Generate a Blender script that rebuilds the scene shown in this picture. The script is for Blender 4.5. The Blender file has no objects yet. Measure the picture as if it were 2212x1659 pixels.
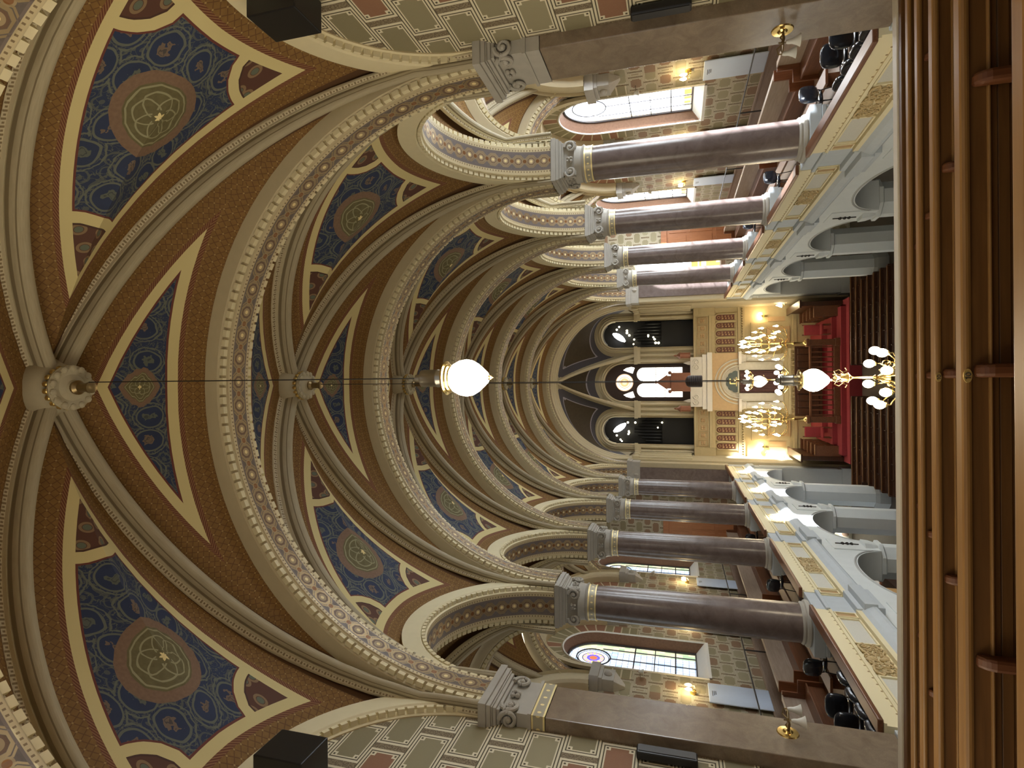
import bpy, math, random
import numpy as np
from mathutils import Vector, Matrix, Euler
random.seed(7)
PI = math.pi
sin, cos, sqrt = math.sin, math.cos, math.sqrt
SC = bpy.context.scene
COL = SC.collection
EYE = 9.6                 # eye height above the main floor; everything below is written relative to the eye
BAY = 5.5
YC = [8.85 + BAY * i for i in range(6)]      # pier, four round columns, end pilaster
SPRING = 2.93

# ------------------------------------------------------------------ node helper
class G:
    def __init__(s, name, rough=.6, metal=0., spec=.5):
        s.mat = bpy.data.materials.new(name); s.mat.use_nodes = True
        s.nt = s.mat.node_tree; s.nt.nodes.clear()
        s.out = s.nt.nodes.new('ShaderNodeOutputMaterial')
        s.b = s.nt.nodes.new('ShaderNodeBsdfPrincipled')
        s.nt.links.new(s.b.outputs[0], s.out.inputs[0])
        s.b.inputs['Roughness'].default_value = rough
        s.b.inputs['Metallic'].default_value = metal
        s.b.inputs['Specular IOR Level'].default_value = spec
    def node(s, t, **k):
        n = s.nt.nodes.new(t)
        for a, b in k.items(): setattr(n, a, b)
        return n
    def put(s, sock, v):
        if isinstance(v, V): s.nt.links.new(v.o, sock)
        elif isinstance(v, (tuple, list)):
            sock.default_value = tuple(v) + (1.,) if len(v) == 3 and len(sock.default_value) == 4 else tuple(v)
        else: sock.default_value = v
    def m(s, op, a, b=None, c=None):
        n = s.node('ShaderNodeMath', operation=op)
        s.put(n.inputs[0], a)
        if b is not None: s.put(n.inputs[1], b)
        if c is not None: s.put(n.inputs[2], c)
        return V(s, n.outputs[0])
    def mix(s, f, a, b):
        n = s.node('ShaderNodeMix', data_type='RGBA')
        s.put(n.inputs[0], f); s.put(n.inputs[6], a); s.put(n.inputs[7], b)
        return V(s, n.outputs[2])
    def attr(s, name):
        return V(s, s.node('ShaderNodeAttribute', attribute_name=name).outputs['Fac'])
    def xyz(s, v):
        n = s.node('ShaderNodeSeparateXYZ'); s.put(n.inputs[0], v)
        return V(s, n.outputs[0]), V(s, n.outputs[1]), V(s, n.outputs[2])
    def vec(s, x, y, z=0.):
        n = s.node('ShaderNodeCombineXYZ')
        s.put(n.inputs[0], x); s.put(n.inputs[1], y); s.put(n.inputs[2], z)
        return V(s, n.outputs[0])
    def obj(s): return V(s, s.node('ShaderNodeTexCoord').outputs['Object'])
    def uv(s): return V(s, s.node('ShaderNodeUVMap').outputs[0])
    def noise(s, vec, scale, detail=2., rough=.5, dist=0.):
        n = s.node('ShaderNodeTexNoise'); s.put(n.inputs['Vector'], vec)
        n.inputs['Scale'].default_value = scale; n.inputs['Detail'].default_value = detail
        n.inputs['Roughness'].default_value = rough; n.inputs['Distortion'].default_value = dist
        return V(s, n.outputs[0])
    def voro(s, vec, scale, dims='2D', rnd=.6):
        n = s.node('ShaderNodeTexVoronoi', voronoi_dimensions=dims); s.put(n.inputs['Vector'], vec)
        n.inputs['Scale'].default_value = scale; n.inputs['Randomness'].default_value = rnd
        return V(s, n.outputs['Distance']), V(s, n.outputs['Color'])
    def white(s, vec):
        n = s.node('ShaderNodeTexWhiteNoise', noise_dimensions='2D'); s.put(n.inputs['Vector'], vec)
        return V(s, n.outputs[0])
    def col(s, v): s.put(s.b.inputs["Base Color"], v); return s.mat

class V:
    def __init__(s, g, o): s.g, s.o = g, o
    def __add__(s, b): return s.g.m('ADD', s, b)
    def __radd__(s, b): return s.g.m('ADD', s, b)
    def __sub__(s, b): return s.g.m('SUBTRACT', s, b)
    def __rsub__(s, b): return s.g.m('SUBTRACT', b, s)
    def __mul__(s, b): return s.g.m('MULTIPLY', s, b)
    def __rmul__(s, b): return s.g.m('MULTIPLY', s, b)
    def __truediv__(s, b): return s.g.m('DIVIDE', s, b)
    def lt(s, b): return s.g.m('LESS_THAN', s, b)
    def gt(s, b): return s.g.m('GREATER_THAN', s, b)
    def fl(s): return s.g.m('FLOOR', s)
    def fr(s): return s.g.m('FRACT', s)
    def ab(s): return s.g.m('ABSOLUTE', s)
    def mn(s, b): return s.g.m('MINIMUM', s, b)
    def mx(s, b): return s.g.m('MAXIMUM', s, b)
    def pp(s, b): return s.g.m('PINGPONG', s, b)
    def sq(s): return s.g.m('SQRT', s)

M = {}
def flat(name, c, rough=.6, metal=0., var=.12, scale=6., spec=.5):
    g = G(name, rough, metal, spec)
    if var:
        n = g.noise(g.obj(), scale, 3.)
        M[name] = g.col(g.mix(n, tuple(x * (1 - var) for x in c), tuple(min(1, x * (1 + var)) for x in c)))
    else: M[name] = g.col(c)
    return M[name]
def glow(name, c, strength):
    g = G(name); g.b.inputs['Base Color'].default_value = (1, 1, 1, 1)
    g.b.inputs['Emission Color'].default_value = (*c, 1); g.b.inputs['Emission Strength'].default_value = strength
    M[name] = g.mat; return g.mat

# ------------------------------------------------------------------ mesh helper
class MB:
    def __init__(s): s.v = []; s.f = []; s.mi = []; s.uv = {}; s.at = {}
    def add(s, vs, fs, mi=0, uvs=None):
        b = len(s.v); s.v += [tuple(p) for p in vs]
        for k, f in enumerate(fs):
            if uvs: s.uv[len(s.f)] = uvs[k]
            s.f.append(tuple(b + i for i in f)); s.mi.append(mi)
        return s
    def box(s, x0, x1, y0, y1, z0, z1, mi=0, mat=None):
        vs = [Vector((x, y, z)) for x in (x0, x1) for y in (y0, y1) for z in (z0, z1)]
        if mat is not None: vs = [mat @ p for p in vs]
        return s.add(vs, [(0, 1, 3, 2), (4, 6, 7, 5), (0, 4, 5, 1), (2, 3, 7, 6), (0, 2, 6, 4), (1, 5, 7, 3)], mi)
    def lathe(s, prof, n=24, c=(0, 0, 0), axis='z', mi=0, ph=0.):
        vs, fs = [], []
        for r, h in prof:
            for k in range(n):
                a = 2 * PI * k / n + ph
                p = (r * cos(a), r * sin(a), h)
                if axis == 'y': p = (p[0], p[2], p[1])
                elif axis == 'x': p = (p[2], p[0], p[1])
                vs.append((p[0] + c[0], p[1] + c[1], p[2] + c[2]))
        m = len(prof)
        for i in range(m - 1):
            for k in range(n):
                k2 = (k + 1) % n
                fs.append((i * n + k, i * n + k2, (i + 1) * n + k2, (i + 1) * n + k))
        fs.append(tuple(range(n))[::-1]); fs.append(tuple((m - 1) * n + k for k in range(n)))
        return s.add(vs, fs, mi)
    def tube(s, path, r, n=8, mi=0, closed=False):
        P = [Vector(p) for p in path]; m = len(P); vs, fs = [], []
        up = Vector((.13, .27, .95))
        rr = r if isinstance(r, (list, tuple)) else [r] * m
        for i, p in enumerate(P):
            t = (P[(i + 1) % m] - P[i - 1]) if closed else (P[min(i + 1, m - 1)] - P[max(i - 1, 0)])
            t.normalize()
            a = t.cross(up)
            if a.length < .05: a = t.cross(Vector((1, 0, 0)))
            a.normalize(); b = t.cross(a)
            for k in range(n):
                q = 2 * PI * k / n
                vs.append(p + (a * cos(q) + b * sin(q)) * rr[i])
        for i in range(m if closed else m - 1):
            j = (i + 1) % m
            for k in range(n):
                k2 = (k + 1) % n
                fs.append((i * n + k, i * n + k2, j * n + k2, j * n + k))
        if not closed: fs += [tuple(range(n))[::-1], tuple((m - 1) * n + k for k in range(n))]
        return s.add(vs, fs, mi)
    def sphere(s, c, r, n=10, mi=0, sc=(1, 1, 1)):
        prof = [(max(1e-4, sin(PI * i / n)), -cos(PI * i / n)) for i in range(n + 1)]
        b = len(s.v); s.lathe(prof, n + 2, mi=mi)
        for i in range(b, len(s.v)):
            p = s.v[i]; s.v[i] = (c[0] + p[0] * r * sc[0], c[1] + p[1] * r * sc[1], c[2] + p[2] * r * sc[2])
        return s
    def strip(s, rows, mi=0, closed=False, uvs=None):
        """rows: list of equal-length point lists -> quad grid"""
        n = len(rows[0]); vs = [p for r in rows for p in r]; fs, fu = [], []
        for i in range(len(rows) - 1):
            for k in range(n if closed else n - 1):
                k2 = (k + 1) % n
                q = (i * n + k, i * n + k2, (i + 1) * n + k2, (i + 1) * n + k)
                fs.append(q)
                if uvs: fu.append([uvs[i][k], uvs[i][k2], uvs[i + 1][k2], uvs[i + 1][k]])
        return s.add(vs, fs, mi, fu if uvs else None)
    def prism(s, poly, fn, d0, d1, mi=0):
        """poly of (a,b); fn(a,b,d)->xyz"""
        n = len(poly); vs = [fn(a, b, d0) for a, b in poly] + [fn(a, b, d1) for a, b in poly]
        fs = [tuple(range(n))[::-1], tuple(range(n, 2 * n))] + [(i, (i + 1) % n, n + (i + 1) % n, n + i) for i in range(n)]
        return s.add(vs, fs, mi)
    def build(s, name, mats, parent=None, smooth=False, bevel=0., angle=.6):
        off = parent_loc(parent) if parent is not None else Vector((0, 0, 0))
        me = bpy.data.meshes.new(name)
        me.from_pydata([(p[0] - off.x, p[1] - off.y, p[2] - off.z) for p in s.v], [], s.f)
        if not isinstance(mats, (list, tuple)): mats = [mats]
        for m in mats: me.materials.append(M[m] if isinstance(m, str) else m)
        me.polygons.foreach_set('material_index', s.mi)
        if s.uv:
            lay = me.uv_layers.new(name='UVMap')
            for fi, u in s.uv.items():
                p = me.polygons[fi]
                for k, li in enumerate(p.loop_indices): lay.data[li].uv = u[k]
        for a, vals in s.at.items():
            at = me.attributes.new(a, 'FLOAT', 'POINT'); at.data.foreach_set('value', np.asarray(vals, dtype=np.float32))
        if smooth:
            me.shade_smooth()
            me.set_sharp_from_angle(angle=angle)
        me.update()
        o = bpy.data.objects.new(name, me); COL.objects.link(o)
        if parent is not None: o.parent = parent
        if bevel:
            b = o.modifiers.new('soft_edges', 'BEVEL'); b.width = bevel; b.segments = 2; b.limit_method = 'ANGLE'
        return o

def parent_loc(o):
    v = Vector(o.location)
    while o.parent is not None:
        o = o.parent; v += Vector(o.location)
    return v
def thing(name, loc, label, cat, group=None):
    o = bpy.data.objects.new(name, None); COL.objects.link(o); o.location = loc
    o.empty_display_size = .2
    return tag(o, label, cat, group)
def tag(o, label, cat, group=None):
    o['label'] = label; o['category'] = cat
    if group: o['group'] = group
    return o
def struct(o): o['kind'] = 'structure'; return o
def copy_tree(o, loc=None, rot=None, label=None, parent=None):
    c = o.copy(); COL.objects.link(c)
    if parent is not None: c.parent = parent
    for ch in list(o.children): copy_tree(ch, parent=c)
    if loc is not None: c.location = loc
    if rot is not None: c.rotation_euler = (0, 0, rot)
    if label: c['label'] = label
    return c
def arc(cx, cz, r, a0, a1, n, rz=None):
    rz = rz or r
    return [(cx + r * cos(a0 + (a1 - a0) * i / n), cz + rz * sin(a0 + (a1 - a0) * i / n)) for i in range(n + 1)]
SIDE = {1: 'the white-window side', -1: 'the rosette-window side'}
ORD = ['first', 'second', 'third', 'fourth', 'fifth', 'sixth', 'seventh', 'eighth', 'ninth', 'tenth', 'eleventh', 'twelfth']
# ------------------------------------------------------------------ materials
flat('stone_grey', (.43, .41, .37), .8); flat('stone_blue', (.50, .55, .60), .75, var=.06)
flat('plaster_white', (.68, .72, .73), .8, var=.05, scale=3.); flat('plaster_grey', (.42, .43, .42), .8, var=.05)
flat('cream', (.78, .70, .47), .7, var=.05); flat('panel_stone', (.62, .61, .55), .8, var=.1, scale=40.)
flat('relief_tan', (.56, .43, .23), .7, var=.35, scale=25.)
flat('beige_trim', (.47, .40, .26), .75, var=.08); flat('gold', (.85, .66, .27), .32, 1., var=.15, scale=30)
flat('brass', (.80, .58, .22), .22, 1., var=.05); flat('dark_brass', (.30, .22, .11), .35, .9, var=.1)
flat('nickel', (.42, .40, .36), .28, 1., var=.05); flat('iron', (.015, .013, .013), .45, var=0)
flat('black_plastic', (.012, .012, .014), .35, var=0); flat('chair_black', (.02, .023, .032), .16, var=0)
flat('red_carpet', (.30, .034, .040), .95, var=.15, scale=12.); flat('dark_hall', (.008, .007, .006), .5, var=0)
flat('board_blue', (.56, .66, .82), .6, var=.03); flat('cardboard', (.62, .36, .14), .8)
flat('ink', (.03, .03, .03), .6, var=0); flat('plate_gold', (.75, .56, .20), .35, .6, var=0)
flat('end_stone', (.47, .375, .205), .7, var=.08); flat('end_tan', (.48, .32, .16), .7, var=.12)
flat('end_red', (.12, .035, .02), .6, var=.3, scale=14); flat('ark_marble', (.55, .50, .40), .3, var=.18, scale=5.)
flat('ark_white', (.66, .60, .50), .5, var=.06); flat('finial_red', (.28, .11, .06), .5); flat('curtain_plum', (.11, .055, .05), .9, var=.3, scale=9.)
flat('tablet_green', (.06, .08, .075), .5, var=0); flat('frame_dark', (.05, .03, .025), .5, var=0)
flat('reveal_brown', (.17, .09, .055), .7, var=.3, scale=14.); flat('sill_white', (.75, .74, .70), .6, var=.04)
flat('lead', (.035, .03, .035), .5, var=0); flat('pipe_metal', (.04, .04, .042), .35, .8, var=0)
flat('shade_white', (.75, .76, .74), .4, var=.05)
glow('bulb', (1., .86, .58), 28.); glow('bowl', (1., .90, .70), 16.); glow('sconce_bulb', (1., .78, .42), 40.)
glow('reflection_glow', (.95, .97, 1.), 9.); glow('glint_glow', (1., .9, .6), 10.)  # both glow in place of reflections in the dark arch glass

def wood(name, c1, c2, axis=0, rough=.32, k=1.):
    g = G(name, rough); x, y, z = g.xyz(g.obj())
    co = [x, y, z]; co[axis] = co[axis] * .06
    v = g.vec(*co); n = g.noise(v, 26. * k, 4., .6, .6); n2 = g.noise(v, 5. * k, 2.)
    M[name] = g.col(g.mix(g.m('MULTIPLY_ADD', n, 1.5, n2 * .5 - .55), c1, c2))
wood('pew_wood', (.085, .034, .008), (.20, .090, .025), 0, .5); wood('rail_wood', (.22, .105, .028), (.35, .19, .065), 0, .4)
wood('divider_wood', (.085, .026, .008), (.16, .055, .018), 2, .5); wood('rail_highlight_wood', (.14, .06, .02), (.26, .12, .045), 0, .3); wood('dark_wood', (.028, .010, .004), (.085, .030, .011), 0, .34)
wood('gallery_wood', (.10, .035, .014), (.24, .10, .045), 1, .36); wood('wainscot', (.24, .17, .12), (.40, .31, .24), 1, .4)
wood('door_wood', (.30, .11, .045), (.46, .19, .08), 2, .4); wood('floor_wood', (.09, .045, .02), (.18, .09, .04), 0, .4)

def marble(name, c1, c2, c3, rough):
    g = G(name, rough, 0., .6); o = g.obj()
    n = g.noise(o, 3.5, 6., .65, .8); n2 = g.noise(o, 60., 2.)
    M[name] = g.col(g.mix(n2 * .5, g.mix(g.m('MULTIPLY_ADD', n, 2.2, -.6), c1, c2), c3))
marble('marble_shaft', (.115, .084, .077), (.225, .175, .165), (.16, .125, .118), .24)
marble('marble_pier', (.20, .15, .105), (.33, .26, .19), (.14, .10, .075), .2)
marble('marble_dark', (.06, .028, .022), (.11, .055, .045), (.05, .03, .025), .3)

def band_pattern():
    g = G('gold_band', .4, .35); x, y, z = g.xyz(g.uv())
    fu = (x * 9.).fr() - .5; d = (fu * fu + (y - .5) * (y - .5) * .6).sq()
    edge = ((y - .5).ab()).gt(.36)
    f = g.m('MAXIMUM', d.lt(.12), edge)
    M['gold_band'] = g.col(g.mix(f, (.40, .36, .27), (.92, .78, .40)))
band_pattern()

def vault_mat():
    g = G('vault_paint', .75)
    dr, da, sr, sa, dm, k, px, py = [g.attr(a) for a in ('dr', 'da', 'sr', 'sa', 'dm', 'kk', 'px', 'py')]
    e = (dr - .235) * .95; da = da * .80
    isr = e.lt(da); d = e.mn(da)
    s = g.m('ADD', sr * isr, sa * (1. - isr))
    # woven gold band
    a = ((s + d) * 7.6).pp(.5); b = ((s - d) * 7.6).pp(.5)
    ln = g.m('MAXIMUM', a.lt(.07), b.lt(.07))
    du = (s * 7.6).fr() - .5; dv = (d * 7.6).fr() - .5
    dot = (du * du + dv * dv).sq().lt(.10)
    n = g.noise(g.vec(px, py), 9., 3.)
    gold = g.mix(n, (.175, .090, .020), (.28, .152, .040))
    gold = g.mix(ln * .75, gold, (.12, .048, .012)); gold = g.mix(dot * .5, gold, (.60, .42, .16))
    braid = g.mix(((s * 16. + d * 30.).fr()).lt(.35), (.15, .045, .018), (.30, .16, .07))
    cream = (.70, .60, .30)
    # blue ground with scrolls
    v = g.vec(px, py); w = g.noise(v, 2.6, 2.)
    v2 = g.vec(px + w * .10, py + w * .13)
    f1, c1 = g.voro(v2, 1.9, '2D', .3)
    lb = g.noise(v, 11., 1., .5, .6)
    ring = g.m('MAXIMUM', (f1 + w * .05 - .40).ab().lt(.026), (f1 + lb * .10 - .53).ab().lt(.020))
    leaf = (f1 + lb * .42).lt(.36)
    vein = (f1 + lb * .42).lt(.285) * (f1 + lb * .42).gt(.25)
    rr, gg, bb = g.xyz(c1)
    f2, c2 = g.voro(g.vec(px + w * .2 + 3., py - w * .16), 3.6, '2D', .75)
    curl = g.m('MAXIMUM', (f2 - .36).ab().lt(.045), f2.lt(.12)) * f1.gt(.43)
    n3 = g.noise(v, 6.5, 2., .5, 1.6); stem = (n3 - .5).ab().lt(.022) * f1.gt(.40)
    blue = g.mix(g.noise(v, 3., 2.), (.016, .027, .070), (.026, .044, .112))
    scr = (.115, .128, .108)
    fld = g.mix(curl * .65, blue, scr); fld = g.mix(stem * .8, fld, scr)
    fld = g.mix(ring * .9, fld, (.145, .158, .128))
    fld = g.mix(leaf * .85, fld, g.mix(rr.gt(.5), (.125, .14, .11), (.20, .14, .095))); fld = g.mix(vein * .7, fld, (.03, .04, .05))
    # medallion: dm = distance to its centre, mx/my local coordinates
    mx, my = g.attr('mx'), g.attr('my')
    ang = g.m('ARCTAN2', my, mx)
    pet = ((ang * (3. / PI)).pp(.5)) * 2.
    rn = g.noise(g.vec(mx, my), 26., 2.)
    ringc = g.mix(rn, (.17, .10, .062), (.26, .165, .11))
    inner = g.mix(g.noise(g.vec(mx, my), 14., 2.), (.10, .085, .035), (.19, .165, .075))
    ph = (ang + 4. * PI).pp(PI / 6.); ca, sa_ = dm * g.m('COSINE', ph), dm * g.m('SINE', ph)
    def circ(cx, cy, r): return (((ca - cx) * (ca - cx) + (sa_ - cy) * (sa_ - cy)).sq() - r).ab().lt(.011)
    pl = circ(.175, 0., .175)
    for q in (1, -1, 2, -2): pl = g.m('MAXIMUM', pl, circ(.175 * cos(q * PI / 3), .175 * sin(q * PI / 3), .175))
    p3 = (dm - .43).ab().lt(.012)
    inner = g.mix(g.m('MAXIMUM', pl * dm.gt(.12), p3) * .8, inner, (.36, .35, .21))
    star = (dm + pet * .05).lt(.085); inner = g.mix(star, inner, (.85, .72, .36))
    med = g.mix(dm.lt(.47), ringc, inner)
    fld = g.mix(dm.lt(.62), fld, med)
    red = (.15, .04, .03)
    fld = g.mix(d.lt(.60), fld, red)
    # corner triangles of the field
    tn, tc = g.voro(v, 4.2, '2D', .8)
    tri = g.mix((tn - .3).ab().lt(.07), g.mix(tn.lt(.2), (.105, .042, .026), (.13, .15, .11)), (.26, .17, .09))
    fld = g.mix(k.lt(.20), fld, red); fld = g.mix(k.lt(.17), fld, cream); fld = g.mix(k.lt(.0), fld, (.07, .03, .02)); fld = g.mix(k.lt(-.03), fld, tri)
    fld = g.mix(d.lt(.57), fld, cream)
    fld = g.mix(d.lt(.42), fld, braid); out = g.mix(d.lt(.35), fld, gold)
    out = g.mix(d.lt(.02), out, (.10, .045, .015))
    M['vault_paint'] = g.col(out)
vault_mat()

def soffit_mat(name, P, R, half, base, line, hub):
    g = G(name, .6); u, v, _ = g.xyz(g.uv())
    fu = ((u / P).fr() - .5) * P
    ax, av = fu.ab(), v.ab()
    octo = g.m('MAXIMUM', g.m('MAXIMUM', ax, av), (ax + av) * .72)
    rd = (fu * fu + v * v).sq()
    hx = ax - P * .5; sm = (hx * hx + v * v).sq()
    n = g.noise(g.vec(u, v), 22., 2.)
    c = g.mix(n, tuple(x * .75 for x in base), tuple(x * 1.2 for x in base))
    ch = g.m('MAXIMUM', (octo - R).ab().lt(.022), (octo - R * 1.35).ab().lt(.012))
    g.put(g.b.inputs['Metallic'], ch * .75); g.b.inputs['Roughness'].default_value = .42
    c = g.mix(ch, c, line)
    c = g.mix(octo.lt(R * .8), c, hub); c = g.mix((rd - R * .42).ab().lt(.02), c, line); c = g.mix(rd.lt(.035), c, (.85, .7, .36))
    c = g.mix(sm.lt(.07), c, line); c = g.mix(sm.lt(.045), c, (.28, .13, .05))
    w = half - .10
    c = g.mix(av.gt(w), c, (.20, .16, .14)); c = g.mix(av.gt(w + .03), c, (.62, .52, .32))
    c = g.mix(((u * 14.).fr().lt(.35)) * av.gt(w + .045) * av.lt(w + .08), c, (.24, .17, .09))
    M[name] = g.col(c)
soffit_mat('soffit_nave', .44, .135, .24, (.155, .125, .108), (.40, .30, .17), (.17, .10, .06))
soffit_mat('soffit_side', .32, .108, .30, (.185, .155, .145), (.45, .34, .21), (.20, .125, .08))

def rib_mat():
    g = G('rib_paint', .7); u, v, _ = g.xyz(g.uv())      # v: 0..1 across the rib
    e = (v - .5).ab()
    n = g.noise(g.vec(u * 1.2, v * 9.), 3., 2.)
    c = g.mix(n, (.34, .29, .19), (.50, .44, .31))
    st = ((u * 9.).fr() - .5).ab()
    cell = g.m('MAXIMUM', g.m('MULTIPLY', st.gt(.36), 1.), g.m('MULTIPLY', st.lt(.13), (e - .405).ab().lt(.035)))
    band = g.mix(cell, (.60, .53, .38), (.24, .18, .10))
    c = g.mix((e - .21).ab().lt(.012), c, (.20, .16, .095)); c = g.mix((e - .29).ab().lt(.008), c, (.22, .18, .11)); c = g.mix(e.gt(.34), c, band); c = g.mix(e.gt(.47), c, (.62, .55, .38)); c = g.mix((e - .335).ab().lt(.012), c, (.66, .6, .44))
    M['rib_paint'] = g.col(c)
rib_mat()

def brick_mat(name, axis, L, H, line_w=.03, soft=1.):
    g = G(name, .8); x, y, z = g.xyz(g.obj())
    t = y if axis == 1 else x
    r = z / H + 40.; row = r.fl(); fv = r.fr()
    off = (row * .5).fr(); cu = t / L + off + 40.; cell = cu.fl(); fu = cu.fr()
    du = (.5 - (fu - .5).ab()) * L; dv = (.5 - (fv - .5).ab()) * H
    rnd = g.white(g.vec(row * 1.37 + .3, cell * 2.11 + .7)); rn2 = g.white(g.vec(row * .77 + 9., cell * 1.3))
    n = g.noise(g.obj(), 30., 2.); n2 = g.noise(g.obj(), 1.3, 2.)
    olive = g.mix(rn2, (.235, .205, .12), (.32, .285, .18)); terra = (.27, .135, .08) if soft == 1. else (.24, .15, .09)
    blk = g.mix(rnd.gt(.58), olive, terra); blk = g.mix((n - .5).ab() * .5, blk, (.36, .3, .2))
    w = line_w; cream = (.72, .66, .50) if soft == 1. else (.52, .47, .35); dark = (.10, .085, .05) if soft == 1. else (.24, .20, .13)
    c = blk
    corner = du.lt(.06 + w * 5.2) * dv.lt(w * 4.6)
    c = g.mix(corner, c, cream); c = g.mix(du.lt(.06 + w * 4.2) * dv.lt(w * 3.6), c, dark)
    c = g.mix(du.lt(.06 + w * 3.), c, cream); c = g.mix(dv.lt(w * 2.6), c, cream)
    c = g.mix(du.lt(.06 + w * 2.2), c, dark); c = g.mix(dv.lt(w * 1.9), c, dark)
    c = g.mix(du.lt(.06 + w * 1.5), c, cream); c = g.mix(dv.lt(w * 1.3), c, cream)
    c = g.mix(du.lt(.06), c, g.mix(g.noise(g.obj(), 45., 1.).gt(.5), (.15, .11, .07), (.27, .22, .14)))
    c = g.mix(dv.lt(w * .3), c, dark)
    M[name] = g.col(c)
brick_mat('brick_near', 1, .98, .53, .030); brick_mat('brick_aisle', 1, .86, .50, .026, .7); brick_mat('brick_end', 0, .86, .50, .026, .7)

def voussoir_mat():
    g = G('voussoir', .8); u, v, _ = g.xyz(g.uv())
    r = u / .42; f = r.fr(); c = g.mix(g.white(g.vec(r.fl(), 3.)).gt(.6), (.25, .215, .12), (.27, .13, .075))
    c = g.mix((f - .5).ab().gt(.42), c, (.55, .48, .33)); c = g.mix((v - .5).ab().gt(.45), c, (.30, .22, .12))
    M['voussoir'] = g.col(c)
voussoir_mat()

def frieze_mat():
    g = G('frieze_cream', .7); x, y, z = g.xyz(g.obj())
    fu = ((y * 4.6).fr() - .5) / 4.6; dz = z + .15
    M['frieze_cream'] = g.col(g.mix((fu * fu + dz * dz).sq().lt(.024), (.78, .70, .47), (.30, .21, .09)))
frieze_mat()

def glass_mat(name, strength, tint, contrast, through):
    """leaded window: daylight seen through pale panes, a coloured rose in the head"""
    g = G(name, .4); u, v, _ = g.xyz(g.uv())           # metres; u=0 centre line, v=0 centre of the rose
    d = (u * u + v * v).sq(); ang = g.m('ARCTAN2', v, u)
    gu = (u * 5.6).fr(); gv = (v * 4.4).fr()
    pane = g.white(g.vec((u * 5.6).fl(), (v * 4.4).fl()))
    pale = g.mix(pane, tint, (.93, .97, 1.))
    lead = g.m('MAXIMUM', (gu - .5).ab().gt(.455), (gv - .5).ab().gt(.465))
    c = g.mix(lead * contrast, pale, (.10, .13, .25))
    sec = (ang * (4. / PI)).pp(.5) * 2.
    rose = g.mix((sec + d * .5).fr().gt(.5), (.95, .75, .22), (.62, .30, .75)); rose = g.mix(d.gt(.45), rose, (.75, .90, 1.))
    rose = g.mix(d.lt(.26), rose, (.12, .10, .75)); rose = g.mix(d.lt(.15), rose, (1., .14, .04))
    rl = g.m('MAXIMUM', (d - .43).ab().lt(.02), (d - .60).ab().lt(.02)); rose = g.mix(rl, rose, (.05, .06, .1))
    c = g.mix(d.lt(.62) * contrast, c, rose)
    if through > .5:
        amb = g.m('MAXIMUM', u.ab().gt(1.06), v.lt(-3.62)); c = g.mix(amb, c, g.mix(pane.gt(.5), (.10, .045, .004), (.22, .15, .06)))
    edge = u.ab().gt(.72); c = g.mix(edge * contrast, c, g.mix(pane, (.35, .5, .3), (.95, .8, .5)))
    em = g.node('ShaderNodeEmission'); g.put(em.inputs[0], c); em.inputs[1].default_value = strength
    tr = g.node('ShaderNodeBsdfTransparent'); tr.inputs[0].default_value = (through, through, through, 1)
    ad = g.node('ShaderNodeAddShader'); g.nt.links.new(em.outputs[0], ad.inputs[0]); g.nt.links.new(tr.outputs[0], ad.inputs[1])
    g.nt.links.new(ad.outputs[0], g.out.inputs[0]); M[name] = g.mat
glass_mat('glass_bright', 20., (.76, .88, 1.), .25, .85); glass_mat('glass_blue', 1.7, (.42, .62, .92), 1., .2)
def rose_glass():
    g = G('rose_glass', .4); u, v, _ = g.xyz(g.uv()); d = (u * u + v * v).sq()
    c = g.mix(((d * 5.2).fr() - .5).ab().gt(.42), (1., .93, .74), (.75, .35, .12)); c = g.mix(d.lt(.30), c, (1., .55, .25)); c = g.mix(d.lt(.16), c, (1., .8, .5))
    em = g.node('ShaderNodeEmission'); g.put(em.inputs[0], c); em.inputs[1].default_value = 1.5
    g.nt.links.new(em.outputs[0], g.out.inputs[0]); M['rose_glass'] = g.mat
    g = G('ark_window_glass', .4); u, v, _ = g.xyz(g.uv())
    l = g.m('MAXIMUM', ((u * 6.).fr() - .5).ab().gt(.46), ((v * 2.4).fr() - .5).ab().gt(.47))
    em = g.node('ShaderNodeEmission'); g.put(em.inputs[0], g.mix(l * .45, (1., .97, .88), (.6, .5, .3))); em.inputs[1].default_value = 4.
    g.nt.links.new(em.outputs[0], g.out.inputs[0]); M['ark_window_glass'] = g.mat
rose_glass()

def apse_mat():
    g = G('apse_paint', .75); t, a = g.attr('ta'), g.attr('aa')     # a: 0..1 inside-ness
    n = g.noise(g.obj(), 6., 2.)
    c = g.mix(n, (.040, .026, .009), (.06, .04, .016))
    c = g.mix(a.lt(.34), c, (.30, .28, .32)); c = g.mix(a.lt(.30), c, (.060, .055, .065)); c = g.mix(a.lt(.07), c, (.36, .31, .2))
    M['apse_paint'] = g.col(c)
apse_mat()
flat('apse_plain', (.055, .045, .03), .75)
# ------------------------------------------------------------------ painted groin vaults
def poly_dist(P, C):
    """distance and arc length of every point of P (n,3) to the polyline C (m,3)"""
    A, B = C[:-1], C[1:]; d = B - A; L = np.linalg.norm(d, axis=1); S = np.concatenate([[0], np.cumsum(L)[:-1]])
    best = np.full(len(P), 1e9); arcs = np.zeros(len(P))
    for i in range(len(A)):
        t = np.clip(((P - A[i]) @ d[i]) / (L[i] ** 2), 0, 1)
        q = np.linalg.norm(P - (A[i] + t[:, None] * d[i]), axis=1)
        m = q < best; best[m] = q[m]; arcs[m] = S[i] + t[m] * L[i]
    return best, arcs

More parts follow.
